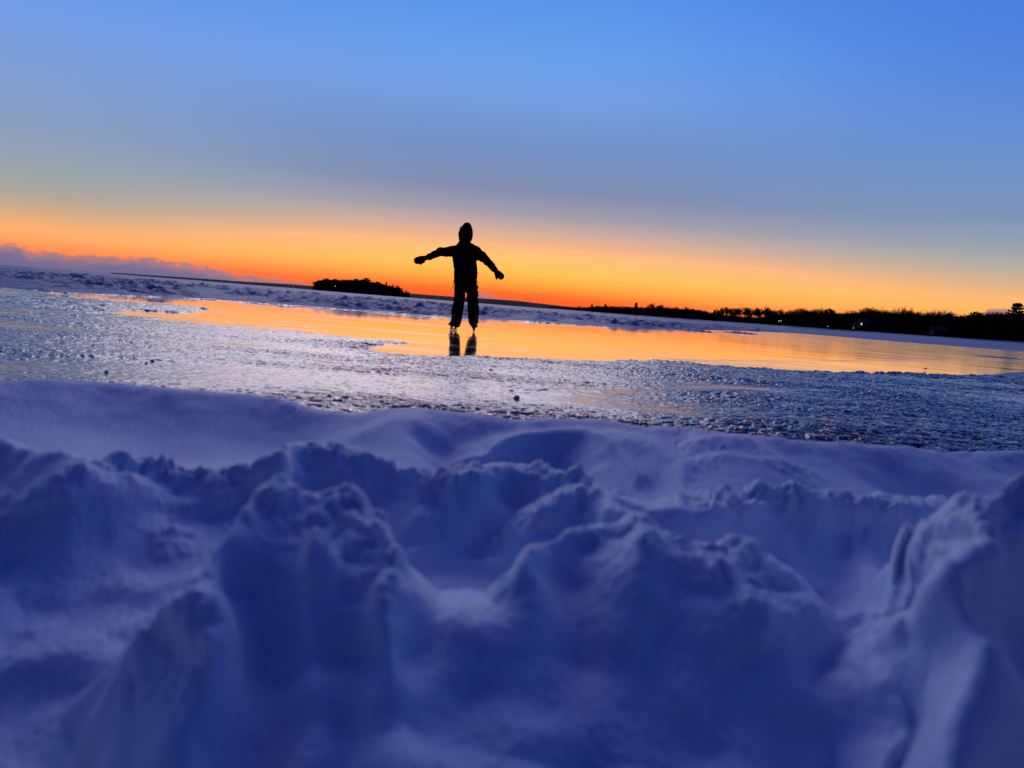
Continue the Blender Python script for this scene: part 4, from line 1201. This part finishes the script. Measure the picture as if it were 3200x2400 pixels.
# low clouds far out over the lake: height profile along the horizon with billowed tops
CLOUD = [(-800, 470), (-400, 490), (-200, 505), (0, 520), (30, 524), (60, 535), (120, 544), (190, 548), (270, 551), (330, 556), (380, 563), (430, 572), (480, 583), (520, 592), (560, 598), (590, 599), (625, 603), (650, 608), (672, 616), (690, 634)]
SMALL = [(985, 660), (1020, 632), (1036, 631), (1060, 637), (1090, 645), (1117, 651), (1130, 664)]
SMALL2 = [(2026, 745), (2037, 672), (2046, 666), (2056, 668), (2068, 676), (2080, 745)]
SMALL3 = [(2090, 745), (2120, 672), (2140, 667), (2175, 666), (2190, 672), (2240, 700), (2300, 760)]
pts = []
for L_ in (CLOUD, SMALL, SMALL2, SMALL3):
    for px, py in L_:
        a, _ = az_el(px, py); pts.append((a, az_el(px, py)[1]))
AZ0, AZ1, E0, E1 = -60.0, 60.0, -4.0, 8.0
fc_ = N(nt, 'ShaderNodeFloatCurve'); cu = fc_.mapping.curves[0]
pp = sorted([((a - AZ0) / (AZ1 - AZ0), min(max((e_ - E0) / (E1 - E0), 0), 1)) for a, e_ in pts])
pp = [(0.0, pp[0][1])] + [p for p in pp if 0.001 < p[0] < .999] + [(1.0, 0.1)]
while len(cu.points) < len(pp): cu.points.new(.5, .5)
for k, p in enumerate(pp): cu.points[k].location = p; cu.points[k].handle_type = 'VECTOR'
fc_.mapping.update()
nt.links.new(mapr(azd, AZ0, AZ1, 0, 1, False), fc_.inputs['Value'])
top = math_('ADD', math_('MULTIPLY', fc_.outputs[0], E1 - E0), E0)
cv = N(nt, 'ShaderNodeCombineXYZ'); nt.links.new(azd, cv.inputs[0]); nt.links.new(math_('MULTIPLY', el, 2.2), cv.inputs[1])
nz = N(nt, 'ShaderNodeTexNoise'); nz.inputs['Scale'].default_value = 0.95; nz.inputs['Detail'].default_value = 8; nz.inputs['Roughness'].default_value = 0.68; nt.links.new(cv.outputs[0], nz.inputs['Vector'])
nd = math_('MULTIPLY', math_('SUBTRACT', nz.outputs[0], 0.5), 1.5)
dep = math_('SUBTRACT', math_('ADD', top, nd), el)
mask = mapr(dep, -0.06, 0.28)
low = mapr(dep, 0.05, 1.0)
ccol = mixc(low, tuple(x / GAIN for x in lin(172, 126, 128)), tuple(x / GAIN for x in lin(96, 108, 152)))
sky = mixc(math_('MULTIPLY', mask, 0.93), sky, ccol)
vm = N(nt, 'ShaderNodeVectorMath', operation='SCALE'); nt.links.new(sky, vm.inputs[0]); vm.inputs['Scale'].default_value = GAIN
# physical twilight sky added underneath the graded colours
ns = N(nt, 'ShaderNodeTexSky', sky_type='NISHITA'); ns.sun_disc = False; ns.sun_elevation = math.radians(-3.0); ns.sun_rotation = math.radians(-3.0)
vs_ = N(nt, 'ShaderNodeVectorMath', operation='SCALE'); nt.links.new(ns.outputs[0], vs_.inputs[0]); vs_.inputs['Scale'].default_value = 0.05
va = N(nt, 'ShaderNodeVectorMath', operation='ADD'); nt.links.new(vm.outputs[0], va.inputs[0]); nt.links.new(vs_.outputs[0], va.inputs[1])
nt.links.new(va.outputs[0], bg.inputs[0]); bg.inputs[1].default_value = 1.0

# ================================================================== wide lamp added high over the sunset to stand in for twilight glow
sl = bpy.data.lights.new('twilight_fill', 'SUN'); sl.energy = 0.66; sl.angle = math.radians(42); sl.color = (1.0, 0.82, 0.80)
so = bpy.data.objects.new('twilight_fill', sl); COL.objects.link(so)
sdir = Vector((math.sin(math.radians(-10)), math.cos(math.radians(-10)), math.tan(math.radians(26.5)))).normalized()
so.rotation_euler = (sdir).to_track_quat('Z', 'Y').to_euler()

# ================================================================== camera
cd_ = bpy.data.cameras.new('camera'); cam = bpy.data.objects.new('camera', cd_); COL.objects.link(cam)
Mx = Matrix((RIGHT, UP, -_f)).transposed().to_4x4(); Mx.translation = Vector(CAM)
cam.matrix_world = Mx
cd_.sensor_width = 36; cd_.lens = 36 * FPX / 2212; cd_.clip_start = 0.02; cd_.clip_end = 20000
cd_.dof.use_dof = True; cd_.dof.focus_distance = DP; cd_.dof.aperture_fstop = 5.2
scene.camera = cam

scene.view_settings.view_transform = 'Standard'; scene.view_settings.look = 'None'; scene.view_settings.exposure = 0; scene.view_settings.gamma = 1
scene.render.engine = 'CYCLES'
scene.cycles.use_denoising = True
scene.cycles.max_bounces = 5; scene.cycles.diffuse_bounces = 3; scene.cycles.glossy_bounces = 3
